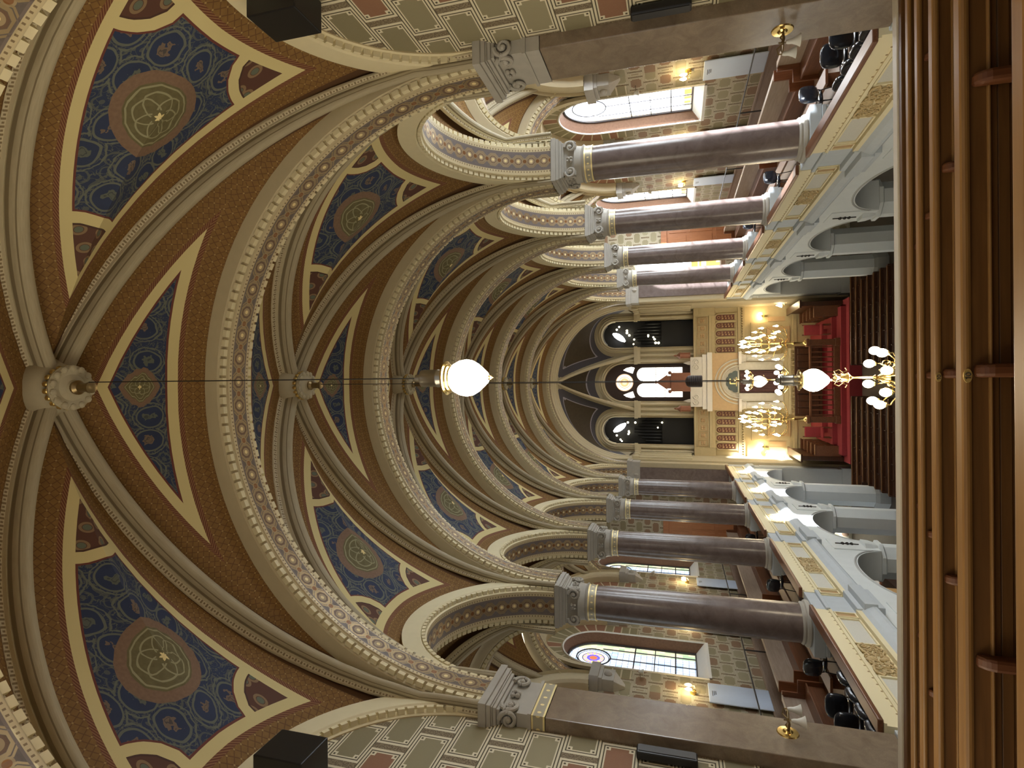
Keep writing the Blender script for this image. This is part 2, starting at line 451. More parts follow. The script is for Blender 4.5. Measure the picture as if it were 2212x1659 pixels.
def vault(ax, ay, hd, rt, rl, bulge, n=36, m=22, medal=.58, msc=1.):
    zs = SPRING
    zt = lambda x: zs + np.sqrt(np.maximum(rt * rt - x * x, .01))
    zl = lambda y: zs + np.sqrt(np.maximum(rl * rl - y * y, .01))
    zc = .5 * (zt(ax) + zl(ay)); kk = math.sqrt(max(0., 1 - ((zc - zs) / hd) ** 2))
    zd = lambda t: zs + hd * np.sqrt(np.maximum(1 - (kk * t) ** 2, 0))
    tt = np.linspace(-1, 1, 61)
    diags = [np.stack([ax * tt, sg * ay * tt, zd(np.abs(tt))], 1) for sg in (1, -1)]
    mb = MB(); A = {k: [] for k in ('dr', 'da', 'sr', 'sa', 'dm', 'kk', 'px', 'py', 'mx', 'my')}
    for kind, sg in (('x', 1), ('x', -1), ('y', 1), ('y', -1)):
        q = np.linspace(-1, 1, n + 1); q = np.sign(q) * np.abs(q) ** .85; s = np.linspace(0, 1, m + 1)
        Q, S = np.meshgrid(q, s, indexing='ij')
        if kind == 'x':
            Y = ay * Q; X = ax * (np.abs(Q) + (1 - np.abs(Q)) * S); Z = zd(np.abs(Q)) * (1 - S) + zl(Y) * S
            Z = Z + bulge * 4 * S * (1 - S) * (1 - Q * Q); X = X * sg
            edge = np.stack([np.full(61, sg * ax), ay * tt, zl(ay * tt)], 1); px, py = Y, np.abs(X) * 1.16
        else:
            X = ax * Q; Y = ay * (np.abs(Q) + (1 - np.abs(Q)) * S); Z = zd(np.abs(Q)) * (1 - S) + zt(X) * S
            Y = Y * sg
            edge = np.stack([ax * tt, np.full(61, sg * ay), zt(ax * tt)], 1); px, py = X * 1.1, np.abs(Y) + 3.3
        P = np.stack([X.ravel(), Y.ravel(), Z.ravel()], 1)
        d1, s1 = poly_dist(P, diags[0]); d2, s2 = poly_dist(P, diags[1])
        dr = np.minimum(d1, d2); sr = np.where(d1 < d2, s1, s2); da, sa = poly_dist(P, edge)
        e = (dr - .235) * .95; da = da * .80
        Qr = Q.ravel(); Sr = S.ravel()
        mid = np.abs(Qr) < 1e-6
        f = np.minimum(e, da)
        # medallion at the widest place of the middle line
        jm = np.where(mid)[0][np.argmax(f[mid] + (0 if kind == 'y' else .0))]
        if kind == 'x':
            jm = np.where(mid)[0][np.argmin(np.abs(np.abs(P[mid, 0]) - ax * medal - .7 * (ax < 4) * 0))]
        c = P[jm]; dm = np.linalg.norm(P - c, axis=1)
        rad = min(.62, f[jm] - .62) / .62 * 1.0 if kind == 'x' else min(.62, max(.2, f[jm] - .6))/.62
        rad = max(rad, .35) * (1.08 if kind == 'x' and ax > 4 else 1.)
        dm = dm / rad
        if kind == 'x':
            ks = []
            for sel, R in ((mid & (Sr < .6), .80), ((Qr > .3), .62), ((Qr < -.3), .62)):
                ii = np.where(sel)[0]; j = ii[np.argmin(np.abs(e[ii] - .60) + np.abs((da[ii] - .60) if sel is not None and R < .7 else 0))]
                ks.append(np.linalg.norm(P - P[j], axis=1) - R * (1. if ax > 4 else .6))
            kkv = np.minimum(np.minimum(ks[0], ks[1]), ks[2])
        else: kkv = np.full(len(P), 3.)
        pxr, pyr = px.ravel(), py.ravel()
        base = len(mb.v)
        for a, b in (('dr', dr), ('da', da / .80), ('sr', sr), ('sa', sa), ('dm', dm), ('kk', kkv), ('px', pxr), ('py', pyr),
                     ('mx', (pxr - pxr[jm]) / rad), ('my', (pyr - pyr[jm]) / rad)): A[a] += list(b)
        fs = []
        for i in range(n):
            for k in range(m):
                a, b, c2, d = i * (m + 1) + k, (i + 1) * (m + 1) + k, (i + 1) * (m + 1) + k + 1, i * (m + 1) + k + 1
                fs.append((a, b, c2, d))
        mb.add(P.tolist(), fs)
    mb.at = A
    return mb, diags

def rib_mesh(diags, w, depth):
    mb = MB()
    prof = [(-w, .0), (-w, .07), (-w * .92, .10), (-w * .68, .11), (-w * .66, .17)]
    prof += [(-w * .6 * cos(PI * i / 10), .17 + (depth - .17) * sin(PI * i / 10)) for i in range(11)]
    prof += [(w * .66, .17), (w * .68, .11), (w * .92, .10), (w, .07), (w, 0.)]
    for C in diags:
        ax, ay = abs(C[0][0]), abs(C[0][1]); n = len(C); D = []
        for i, c in enumerate(C):
            q = abs(2 * i / (n - 1) - 1); f = 1 - .02 * q ** 5
            D.append(((c[0] * f, c[1] * f, c[2]), 1 - .48 * q ** 5))
        for i in (0, -1):
            e = C[i]; ends = [((e[0] * .975, e[1] * .975, SPRING + (e[2] - SPRING) * h), .5) for h in (.66, .33, -.02)]
            D = ends[::-1] + D if i == 0 else D + ends
        rows, uvs, s = [], [], 0.
        for i, (c, k) in enumerate(D):
            p = Vector(c); t = (Vector(D[min(i + 1, len(D) - 1)][0]) - Vector(D[max(i - 1, 0)][0])).normalized()
            hz = Vector((C[-1][0] - C[0][0], C[-1][1] - C[0][1], 0)).normalized()
            side = hz.cross(Vector((0, 0, 1))).normalized(); dn = t.cross(side)
            inward = Vector((-c[0], -c[1], -.6 - abs(c[2]) * .0))
            if dn.dot(inward) < 0: dn = -dn
            if i: s += (p - Vector(D[i - 1][0])).length
            rows.append([p + side * (a * k) + dn * (b * k) for a, b in prof]); uvs.append([(s, .5 + a / (2 * w)) for a, b in prof])
        mb.strip(rows, uvs=uvs)
    return mb

def arch_sweep(prof, n, fn, mats, a0=0., a1=PI):
    """prof: [(r, w, mat)]; fn(angle, r, w) -> xyz; material of each strip = that of its first point"""
    mb = MB()
    for j in range(len(prof) - 1):
        (r0, w0, mi), (r1, w1, _) = prof[j], prof[j + 1]
        rows, uvs = [], []
        for i in range(n + 1):
            a = a0 + (a1 - a0) * i / n
            rows.append([fn(a, r0, w0), fn(a, r1, w1)]); uvs.append([(a * min(r0, r1), w0), (a * min(r0, r1), w1)])
        mb.strip(rows, mi, uvs=uvs)
    return mb

def dentils(R, w0, w1, fn, n, dr=.085):
    mb = MB()
    for i in range(n):
        a = PI * (i + .5) / n; h = PI / n * .36
        vs = [fn(a + sa * h, R + r, w) for r in (0, dr) for w in (w0, w1) for sa in (-1, 1)]
        mb.add(vs, [(0, 1, 3, 2), (4, 6, 7, 5), (0, 4, 5, 1), (2, 3, 7, 6), (0, 2, 6, 4), (1, 5, 7, 3)])
    return mb

ncount = [0]
def trim_name():
    ncount[0] += 1; return 'trim_%d' % ncount[0]

# nave vault: bays 0..5 (bay k lies between YC[k-1] and YC[k]) ------------------------
vb, dg = vault(5.25, 2.41, 6.0, 5.37, 2.62, .55, medal=.715)
nave_ceiling = struct(vb.build('ceiling', 'vault_paint', smooth=True)); nave_ceiling.location = (0, YC[1] - 2.75, 0)
ribs0 = rib_mesh(dg, .25, .38).build(trim_name(), 'rib_paint', smooth=True, angle=.9); struct(ribs0); ribs0.location = nave_ceiling.location
YB = 6.4                                   # middle of the shorter bay over the rear gallery
for y, sy in [(YC[k] - 2.75, 1.) for k in range(2, 6)] + [(YB, .874), (YB - 5.2, 1.)]:
    if y == YB:                            # its crown stands a little higher
        v0, d0 = vault(5.25, 2.41, 6.36, 5.37, 2.62, .55, medal=.715)
        c = struct(v0.build('ceiling', 'vault_paint', smooth=True)); r = struct(rib_mesh(d0, .25, .38).build(trim_name(), 'rib_paint', smooth=True, angle=.9))
        c.location = r.location = (0, y, 0); c.scale = r.scale = (1, sy, 1); continue
    c = copy_tree(nave_ceiling, (0, y, 0)); c.scale = (1, sy, 1)
    c = copy_tree(ribs0, (0, y, 0)); c.scale = (1, sy, 1); c.name = trim_name()

# transverse arches of the nave ---------------------------------------------------------
def tarch(name, R, w, xs, soff, fascia=.42, dent=90):
    f = lambda a, r, y: (xs + r * cos(a), y, SPRING + r * sin(a))
    root = bpy.data.objects.new(name, None); COL.objects.link(root); struct(root)
    o = arch_sweep([(R + fascia + .12, w, 0), (R + .16, w, 0), (R + .13, w - .03, 0), (R + .13, w - .07, 0), (R + .03, w - .09, 0), (R + .03, w - .12, 0), (R, w - .13, 0)], 64, f, None)
    o2 = arch_sweep([(R + fascia + .12, -w, 0), (R + .16, -w, 0), (R + .13, -w + .03, 0), (R + .13, -w + .07, 0), (R + .03, -w + .09, 0), (R + .03, -w + .12, 0), (R, -w + .13, 0)], 64, f, None)
    b = len(o.v); o.v += o2.v
    for k, q in enumerate(o2.f):
        o.f.append(tuple(i + b for i in q)); o.mi.append(0)
    o.uv = {}
    fo = o.build('fascia', 'beige_light', root, smooth=True, angle=.35)
    so = arch_sweep([(R, w - .12, 0), (R, -w + .12, 0)], 72, f, None); so.build('soffit', soff, root, smooth=True)
    d1 = dentils(R + .035, w - .10, w - .005, f, dent); d1.build('dentil_band', 'cream', root)
    d2 = dentils(R + .035, -w + .10, -w + .005, f, dent); d2.build('dentil_band', 'cream', root)
    return root
flat('beige_light', (.58, .50, .33), .7, var=.06)
ta = tarch(trim_name(), 4.95, .36, 0., 'soffit_nave'); ta.location = (0, YC[0], 0)
for y in YC[1:] + [2 * YB - YC[0]]:
    c = copy_tree(ta, (0, y, 0)); c.name = trim_name()

# arcade arches beside the nave -----------------------------------------------------------
def sarch(name, R, x0, x1):
    root = bpy.data.objects.new(name, None); COL.objects.link(root); struct(root)
    xm = .5 * (x0 + x1); h = .5 * (x1 - x0)
    f = lambda a, r, w: (xm + w, r * cos(a), SPRING + r * sin(a))
    for sg in (-1, 1):
        arch_sweep([(R + .50, sg * (h - .3), 0), (R + .50, sg * h, 0), (R + .15, sg * h, 0), (R + .12, sg * (h - .03), 0), (R + .12, sg * (h - .08), 0), (R + .03, sg * (h - .1), 0), (R, sg * (h - .12), 0)], 44, f, None).build('fascia', 'cream', root, smooth=True, angle=.35)
        dentils(R + .03, sg * (h - .095), sg * (h - .01), f, 46, .07).build('dentil_band', 'cream', root)
    arch_sweep([(R, -h + .12, 0), (R, h - .12, 0)], 48, f, None).build('soffit', 'soffit_side', root, smooth=True)
    return root
sa = sarch(trim_name(), 2.2, 5.06, 5.98); sa.location = (0, YC[0] + 2.75, 0)
first = True
for sg in (1, -1):
    for y, sy in [(YC[0] + 2.75 + BAY * k, 1.) for k in range(5)] + [(YB, .886), (YB - 5.2, 1.)]:
        if sg == 1 and y == YC[0] + 2.75: continue
        c = copy_tree(sa, (0, y, 0), 0 if sg == 1 else PI); c.scale = (1, sy, 1); c.name = trim_name()

# aisle vaults and arches -------------------------------------------------------------------
va, dga = vault(2.2, 2.33, 3.15, 2.45, 2.62, .25, 24, 14, medal=.66)
ais = struct(va.build('ceiling', 'vault_paint', smooth=True)); ais.location = (8.25, YC[0] + 2.75, 0)
arib = rib_mesh(dga, .2, .28).build(trim_name(), 'rib_paint', smooth=True, angle=.9); struct(arib); arib.location = ais.location
atr = tarch(trim_name(), 2.05, .36, 8.25, 'soffit_side', .40, 46); atr.location = (0, YC[0], 0)
wall_arch = arch_sweep([(2.62, 9.98, 0), (2.62, 10.1, 0), (2.2, 10.1, 0), (2.15, 10.2, 0), (2.15, 10.5, 0)], 40, lambda a, r, w: (w, r * cos(a), SPRING + r * sin(a)), None).build(trim_name(), 'beige_light', smooth=True, angle=.4)
struct(wall_arch); wall_arch.location = (0, YC[0] + 2.75, 0)
for sg in (1, -1):
    for k in range(5):
        if (sg, k) != (1, 0):
            copy_tree(ais, (8.25 * sg, YC[k] + 2.75, 0), 0 if sg == 1 else PI)
            for o in (arib,):
                c = copy_tree(o, (8.25 * sg, YC[k] + 2.75, 0), 0 if sg == 1 else PI); c.name = trim_name()
            c = copy_tree(wall_arch, (0, YC[k] + 2.75, 0), 0 if sg == 1 else PI); c.name = trim_name()
    for k in range(6):
        if (sg, k) != (1, 0):
            c = copy_tree(atr, (0, YC[k], 0), 0 if sg == 1 else PI); c.name = trim_name()
# ------------------------------------------------------------------ columns, piers, capitals
def spiral(c, ux, uz, r0, turns, w, n=26, flip=1):
    """points of a volute in the plane (ux, uz) around c"""
    c, ux, uz = Vector(c), Vector(ux), Vector(uz); P, R = [], []
    for i in range(n + 1):
        t = i / n; a = flip * (PI * .5 - turns * 2 * PI * t); r = r0 * (1 - .78 * t)
        P.append(c + ux * (r * cos(a)) + uz * (r * sin(a))); R.append(w * (1 - .45 * t))
    return P, R

def capital_block(mb, hx, hy, z0, z1):
    """volutes and a rosette on the four faces of a block"""
    zc = .5 * (z0 + z1); s = (z1 - z0)
    mb.box(-hx * .82, hx * .82, -hy * .82, hy * .82, z0, z1)
    for nx, ny in ((1, 0), (-1, 0), (0, 1), (0, -1)):
        n = Vector((nx, ny, 0)); t = Vector((-ny, nx, 0)); d = (hx if nx else hy); wdt = (hy if nx else hx)
        for sg in (1, -1):
            P, R = spiral(n * d * .93 + t * (sg * wdt * .66) + Vector((0, 0, zc - .02)), t * sg, (0, 0, 1), s * .44, 1.35, s * .12)
            mb.tube(P, R, 7)
            mb.sphere(tuple(n * d * .93 + t * (sg * wdt * .66) + Vector((0, 0, zc - .02))), s * .15, 7)
        c = n * d * .9 + Vector((0, 0, zc))
        for k in range(4):
            q = PI / 4 + k * PI / 2
            mb.sphere(tuple(c + t * (s * .17 * cos(q)) + Vector((0, 0, s * .17 * sin(q)))), s * .13, 6)
        mb.sphere(tuple(c + n * .05), s * .08, 6)

def abacus(mb, hx, hy, z0):
    for f, a, b in ((.80, 0, .05), (.86, .05, .10), (.90, .10, .12), (.95, .12, .19), (1., .19, .31)):
        mb.box(-hx * f, hx * f, -hy * f, hy * f, z0 + a, z0 + b)

def shift(mb, c):
    mb.v = [(p[0] + c[0], p[1] + c[1], p[2] + c[2]) for p in mb.v]; return mb

def column(x, y, label):
    t = thing('column', (x, y, -4.25), label, 'column', 'round marble columns along the galleries')
    c = (x, y, 0)
    mb = MB(); mb.box(-.54, .54, -.52, .52, -3.12, -2.88); mb.box(-.50, .50, -.50, .50, -4.25, -3.12); mb.box(-.60, .50, -.56, .56, -3.2, -3.12)
    mb.box(-.64, .5, -.56, .56, -3.84, -3.72); mb.box(-.78, .50, -.62, .62, -4.1, -3.84); mb.box(-.70, .50, -.58, .58, -4.25, -4.1)
    shift(mb, c).build('pedestal', 'stone_blue', t, bevel=.012)
    mb = MB(); mb.lathe([(.50, -2.88), (.52, -2.84), (.50, -2.79), (.455, -2.77), (.47, -2.73), (.44, -2.69)], 32)
    shift(mb, c).build('base', 'stone_grey', t, smooth=True)
    mb = MB(); mb.lathe([(.435, -2.70), (.43, -1.), (.425, 0.6), (.41, 1.93)], 40)
    shift(mb, c).build('shaft', 'marble_shaft', t, smooth=True)
    mb = MB(); n = 40
    rows = [[(.425 * cos(2 * PI * k / n), .425 * sin(2 * PI * k / n), z) for k in range(n + 1)] for z in (1.93, 2.12)]
    uvs = [[(2 * k / n, v) for k in range(n + 1)] for v in (0, 1)]
    mb.strip(rows, uvs=uvs); mb.lathe([(.437, 1.925), (.437, 1.945)], 40); mb.lathe([(.437, 2.105), (.437, 2.125)], 40)
    for i in range(len(mb.f)):
        mb.uv.setdefault(i, [(0, 1.)] * len(mb.f[i]))
    shift(mb, c).build('gold_band', 'gold_band', t, smooth=True)
    mb = MB(); mb.lathe([(.43, 2.12), (.47, 2.15), (.45, 2.18), (.43, 2.2), (.44, 2.30), (.46, 2.36)], 32)
    capital_block(mb, .46, .46, 2.32, 2.64)
    shift(mb, c).build('capital', 'stone_grey', t, smooth=True)
    mb = MB(); abacus(mb, .53, .53, 2.62); shift(mb, c).build('abacus', 'stone_grey', t, bevel=.008)
    return t
for sg in (1, -1):
    for k in range(1, 5):
        lab = '%s round marble column beyond the square pier, on %s' % (ORD[k - 1], SIDE[sg])
        if sg == 1 and k == 1: col0 = column(5.53, YC[1], lab)
        else: copy_tree(col0, (5.53 * sg, YC[k], -4.25), 0 if sg == 1 else PI, lab)

def pier(sg):
    x = 5.46 * sg; y = YC[0] - .08
    t = thing('pier', (x, y, -4.25), 'square brown marble pier with a carved capital and wall lamp, on %s' % SIDE[sg], 'pier', 'square marble piers')
    mb = MB(); mb.box(-.46, .46, -.46, .46, -2.95, 1.92); shift(mb, (x, y, 0)).build('shaft', 'marble_pier', t, bevel=.015)
    mb = MB(); mb.box(-.5, .5, -.5, .5, -4.25, -2.95); shift(mb, (x, y, 0)).build('base', 'stone_blue', t, bevel=.015)
    mb = MB()
    for (nx, ny) in ((-1, 0), (1, 0), (0, -1), (0, 1)):
        tx, ty = -ny, nx
        p = [(nx * .475 + tx * s * .475, ny * .475 + ty * s * .475, z) for s, z in ((-1, 1.92), (1, 1.92), (1, 2.13), (-1, 2.13))]
        mb.add(p, [(0, 1, 2, 3)], 0, [[(0, 0), (.5, 0), (.5, 1), (0, 1)]])
    shift(mb, (x, y, 0)).build('gold_band' if sg < 0 else 'carved_band', 'gold_band' if sg < 0 else 'stone_grey', t)
    mb = MB(); mb.box(-.50, .50, -.50, .50, 2.13, 2.18); mb.box(-.465, .465, -.465, .465, 2.18, 2.36)
    capital_block(mb, .54, .54, 2.34, 2.66); shift(mb, (x, y, 0)).build('capital', 'stone_grey', t, smooth=True)
    mb = MB(); abacus(mb, .62, .62, 2.62); shift(mb, (x, y, 0)).build('abacus', 'stone_grey', t, bevel=.008)
pier(1); pier(-1)

# end pilasters where the chancel begins
for sg in (1, -1):
    y = YC[5]
    t = thing('pilaster', (5.6 * sg, y, -9.6), 'flat plum pilaster with a carved beige edge closing the gallery, on %s' % SIDE[sg], 'pilaster', 'end pilasters')
    b = lambda x0, x1: (min(x0 * sg, x1 * sg), max(x0 * sg, x1 * sg))
    MB().box(*b(5.25, 6.7), y - .35, y + .4, -3.0, 2.15).build('shaft', 'marble_shaft', t)
    MB().box(*b(4.95, 5.25), y - .30, y + .42, -3.0, 2.15).build('edge_strip', 'beige_trim', t, bevel=.02)
    mb = MB(); mb.box(*b(4.9, 6.7), y - .42, y + .44, 2.15, 2.62); mb.box(*b(4.86, 6.72), y - .5, y + .5, 2.62, 2.78); mb.box(*b(4.82, 6.76), y - .54, y + .54, 2.78, 2.93)
    mb.sphere((5.7 * sg, y - .42, 2.4), .1, 7, sc=(1, .6, 1.4)); mb.sphere((6.05 * sg, y - .42, 2.4), .1, 7, sc=(1, .6, 1.4))
    mb.build('capital', 'stone_grey', t, bevel=.012)
    mb = MB(); mb.box(*b(5.0, 6.7), y - .35, y + .4, -9.6, -3.0); mb.box(*b(4.92, 6.7), y - .42, y + .46, -4.4, -4.1); mb.box(*b(4.94, 6.7), y - .4, y + .42, -9.6, -9.0)
    mb.box(*b(4.97, 5.02), y - .22, y + .28, -8.8, -4.7); mb.build('lower_shaft', 'plaster_grey', t, bevel=.01)

# vault bosses -------------------------------------------------------------------------
def boss(k):
    y = YC[k] - 2.75 if k else YB
    where = ['over the gallery pews in front of the square piers', 'over the first bay beyond the piers', 'over the second bay beyond the piers', 'over the third bay beyond the piers', 'over the fourth bay beyond the piers', 'over the last bay before the ark'][k]
    t = thing('vault_boss', (0, y, 8.9), 'leafy vault boss with brass spout ' + where, 'vault boss', 'vault bosses')
    mb = MB(); mb.lathe([(.46, 8.95), (.44, 8.75), (.36, 8.6), (.28, 8.52), (.25, 8.46)], 28, (0, y, 0)); mb.build('plaster_collar', 'rib_stone', t, smooth=True)
    mb = MB()
    for i in range(18):
        a = 2 * PI * i / 18; mb.sphere((.30 * cos(a), y + .30 * sin(a), 8.5), .045, 6, sc=(1, 1, 1.2))
    mb.build('bead_ring', 'gold', t, smooth=True)
    mb = MB(); mb.lathe([(.25, 8.48), (.33, 8.44), (.34, 8.40), (.28, 8.36), (.20, 8.38), (.12, 8.34), (.10, 8.30)], 28, (0, y, 0))
    for i in range(14):
        a = 2 * PI * i / 14; mb.sphere((.29 * cos(a), y + .29 * sin(a), 8.37), .055, 6, sc=(1, 1, .6))
    mb.build('leaf_dish', 'rib_stone', t, smooth=True)
    mb = MB(); mb.lathe([(.10, 8.34), (.11, 8.26), (.07, 8.22), (.065, 8.06), (.085, 8.04), (.085, 8.0), (.05, 7.99)], 18, (0, y, 0)); mb.build('spout', 'dark_brass', t, smooth=True)
    if k == 0: t.location.z += .33
    return t
flat('rib_stone', (.46, .41, .29), .7, var=.1)
for k in range(6): boss(k)
# ------------------------------------------------------------------ floors, walls, windows
def sb(name, mat, *boxes, bevel=0.):
    mb = MB()
    for b in boxes: mb.box(*b)
    return struct(mb.build(name, mat, bevel=bevel))
flat('floor_stone', (.085, .07, .055), .5, var=.15, scale=2.)
sb('floor', 'floor_stone', (-10.6, 10.6, 3.6, 41.6, -9.9, -9.6))
sb('floor_gallery_right', 'floor_wood', (5.2, 8.6, 4., 36.5, -4.3, -3.65), (8.6, 10.6, 4., 36.5, -4.3, -3.5))
sb('floor_gallery_left', 'floor_wood', (-8.6, -5.2, 4., 36.5, -4.3, -3.65), (-10.6, -8.6, 4., 36.5, -4.3, -3.5))

def window(n, sg, y, zs, z0, r, xg, mat, ctr, lower=False):
    """leaded window set deep in the outer wall; y = middle"""
    root = bpy.data.objects.new('window_%d' % n, None); COL.objects.link(root); root.location = (xg * sg, y, z0); struct(root)
    top = arc(y, zs, r, 0, PI, 28)
    pts = [(y + r, z0)] + top + [(y - r, z0)]
    g = MB(); g.add([(xg * sg, a, b) for a, b in pts], [tuple(range(len(pts)))], 0, [[(a - y, b - ctr) for a, b in pts]]); g.build('glass', mat, root)
    fr = MB(); xf = (xg - .04) * sg
    fr.tube([(xf, a, b) for a, b in pts], .05, 6, closed=True)
    def bar(a0, b0, a1, b1, w=.02): fr.tube([(xf, a0, b0), (xf, a1, b1)], w, 5)
    if not lower:
        fr.tube([(xf, a, b) for a, b in arc(y, ctr, .66, 0, 2 * PI, 30)[:-1]], .028, 5, closed=True)
        for s in (-1, 1): bar(y + s * r * .62, z0, y + s * r * .62, ctr - .3, .022)
        bar(y, z0, y, ctr - .66, .022)
    k = 1
    while z0 + k * .78 < zs - (.0 if lower else .6):
        bar(y - r, z0 + k * .78, y + r, z0 + k * .78, .026 if k % 2 else .018); k += 1
    fr.build('frame', 'lead', root)
    return root, pts

wn = [0]
def outer_wall(sg):
    """five bays of painted outer wall with a deep round-headed window each"""
    X = 10.5; nm = 'wall_right' if sg > 0 else 'wall_left'
    R, r, zs, z0 = 1.42, 1.22, 3.0, -1.08
    mb = MB(); y = 0.
    up = [(-R, z0)] + [(-R, zs)] + arc(0, zs, R, PI, 0, 24)[1:-1] + [(R, zs), (R, z0)]
    # wall face around the opening: upper part fan, lower part rectangle
    def P(a, b): return (X * sg, a, b)
    mb.add([P(-2.75, -3.6), P(2.75, -3.6), P(2.75, z0), P(-2.75, z0)], [(0, 1, 2, 3)])
    mb.add([P(-2.75, z0), P(-R, z0), P(-R, zs), P(-2.75, zs)], [(0, 1, 2, 3)]); mb.add([P(2.75, z0), P(R, z0), P(R, zs), P(2.75, zs)], [(0, 1, 2, 3)])
    A = arc(0, zs, R, 0, PI, 24); B = []
    for a, b in A:
        ca, cb = a, b - zs; m = max(abs(ca) / 2.75, cb / 3.4, 1e-6); B.append((ca / m, zs + cb / m))
    for i in range(24): mb.add([P(*A[i]), P(*A[i + 1]), P(*B[i + 1]), P(*B[i])], [(0, 1, 2, 3)])
    q = B[12]
    w = struct(mb.build(nm, 'brick_aisle'))
    rev = MB(); path = [(R, z0), (R, zs)] + arc(0, zs, R, 0, PI, 24)[1:-1] + [(-R, zs), (-R, z0)]
    path2 = [(r, z0), (r, zs)] + arc(0, zs, r, 0, PI, 24)[1:-1] + [(-r, zs), (-r, z0)]
    rev.strip([[(X * sg, a, b) for a, b in path], [((X + .44) * sg, a, b) for a, b in path2]])
    rev.build('reveal', 'reveal_brown', w, smooth=True, angle=.5)
    vo = MB(); rows, uvs = [], []
    for rr in (R + .05, R + .74):
        pr = [(rr, 1.6), (rr, zs)] + arc(0, zs, rr, 0, PI, 30)[1:-1] + [(-rr, zs), (-rr, 1.6)]
        rows.append([((X - .012) * sg, a, b) for a, b in pr])
    s = 0; u = [0]
    for i in range(1, len(rows[0])):
        s += (Vector(rows[0][i]) - Vector(rows[0][i - 1])).length * 1.25; u.append(s)
    vo.strip(rows, uvs=[[(a, .0) for a in u], [(a, 1.) for a in u]]); vo.build('voussoirs', 'voussoir', w)
    ed = MB(); ed.tube([((X - .02) * sg, a, b) for a, b in [(R + .02, z0)] + [(p[0] * 1.017, p[1]) for p in path[1:-1]] + [(-R - .02, z0)]], .035, 6); ed.build('edge_line', 'sill_white', w, smooth=True)
    si = MB(); si.add([(X * sg - .06 * sg, -R, z0 + .02), (X * sg - .06 * sg, R, z0 + .02), ((X + .44) * sg, r, z0 + .44), ((X + .44) * sg, -r, z0 + .44), (X * sg - .06 * sg, -R, z0 - .08), (X * sg - .06 * sg, R, z0 - .08)], [(0, 1, 2, 3), (0, 4, 5, 1)]); si.build('sill', 'sill_white', w)
    for k in range(5):
        ym = YC[k] + 2.75
        if k == 0: w.location = (0, ym, 0)
        else: copy_tree(w, (0, ym, 0))
    for k in range(5):
        wn[0] += 1
        window(wn[0], sg, YC[k] + 2.75, zs, z0 + .38, r, X + .42, 'glass_bright' if sg > 0 else 'glass_blue', zs + .22)
    re = MB(); b = lambda a, c: (min(a * sg, c * sg), max(a * sg, c * sg))
    re.box(*b(X, X + .2), 3.5, YC[0], -4.3, 6.4); re.box(*b(5.5, X + .2), 3.4, 3.6, -9.6, 6.4); re.box(*b(X - 4.9, X + .2), 3.4, YC[0], 5.9, 6.4)
    struct(re.build(nm, 'plaster_grey'))
    lo = MB(); lo.box(X * sg, (X + .2) * sg, 4., 36.5, -9.6, -4.3); struct(lo.build(nm + '_ground', 'plaster_white'))
outer_wall(1); outer_wall(-1)

# end walls of the two galleries with a panelled door each
for sg in (1, -1):
    nm = 'wall_end_right' if sg > 0 else 'wall_end_left'; y = 36.45
    mb = MB()
    xs = [5.9, 6.75, 8.15, 10.6] if sg > 0 else [5.9, 10.6]
    if sg > 0:
        mb.box(5.9, 6.75, y, y + .2, -9.6, 6.2); mb.box(8.15, 10.6, y, y + .2, -9.6, 6.2); mb.box(6.75, 8.15, y, y + .2, -9.6, -2.7); mb.box(6.75, 8.15, y, y + .2, 2.3, 6.2)
    else: mb.box(-10.6, -5.9, y, y + .2, -9.6, 6.2)
    struct(mb.build(nm, 'brick_end'))
    dr = bpy.data.objects.new('door_%d' % (1 if sg > 0 else 2), None); COL.objects.link(dr); dr.location = (9.05 * sg, y - .05, -3.55); struct(dr)
    c = 9.05 * sg
    mb = MB(); mb.box(c - .72, c + .72, y - .06, y - .01, -3.55, .45)
    for ix in (-.36, .36):
        for z0, z1 in ((-3.3, -2.4), (-2.2, -.9), (-.7, .3)): mb.box(c + ix - .27, c + ix + .27, y - .09, y - .05, z0, z1)
    mb.build('leaf', 'door_wood', dr, bevel=.01)
    mb = MB(); mb.box(c - .92, c - .72, y - .12, y, -3.55, .65); mb.box(c + .72, c + .92, y - .12, y, -3.55, .65); mb.box(c - 1., c + 1., y - .14, y, .45, .8); mb.build('door_frame', 'door_wood', dr, bevel=.01)
wn[0] += 1
wr = bpy.data.objects.new('window_%d' % wn[0], None); COL.objects.link(wr); wr.location = (7.45, 36.55, -2.7); struct(wr)
g = MB(); g.add([(6.75, 36.55, -2.7), (8.15, 36.55, -2.7), (8.15, 36.55, 2.3), (6.75, 36.55, 2.3)], [(0, 1, 2, 3)], 0, [[(-.6, -5), (.6, -5), (.6, -1), (-.6, -1)]]); g.build('glass', 'glass_bright', wr)
f = MB()
for x in (6.78, 7.45, 8.12): f.box(x - .04, x + .04, 36.5, 36.56, -2.7, 2.3)
for z in (-2.66, -1.4, -.2, 1., 2.26): f.box(6.75, 8.15, 36.5, 36.55, z - .035, z + .035)
f.build('frame', 'sill_white', wr)

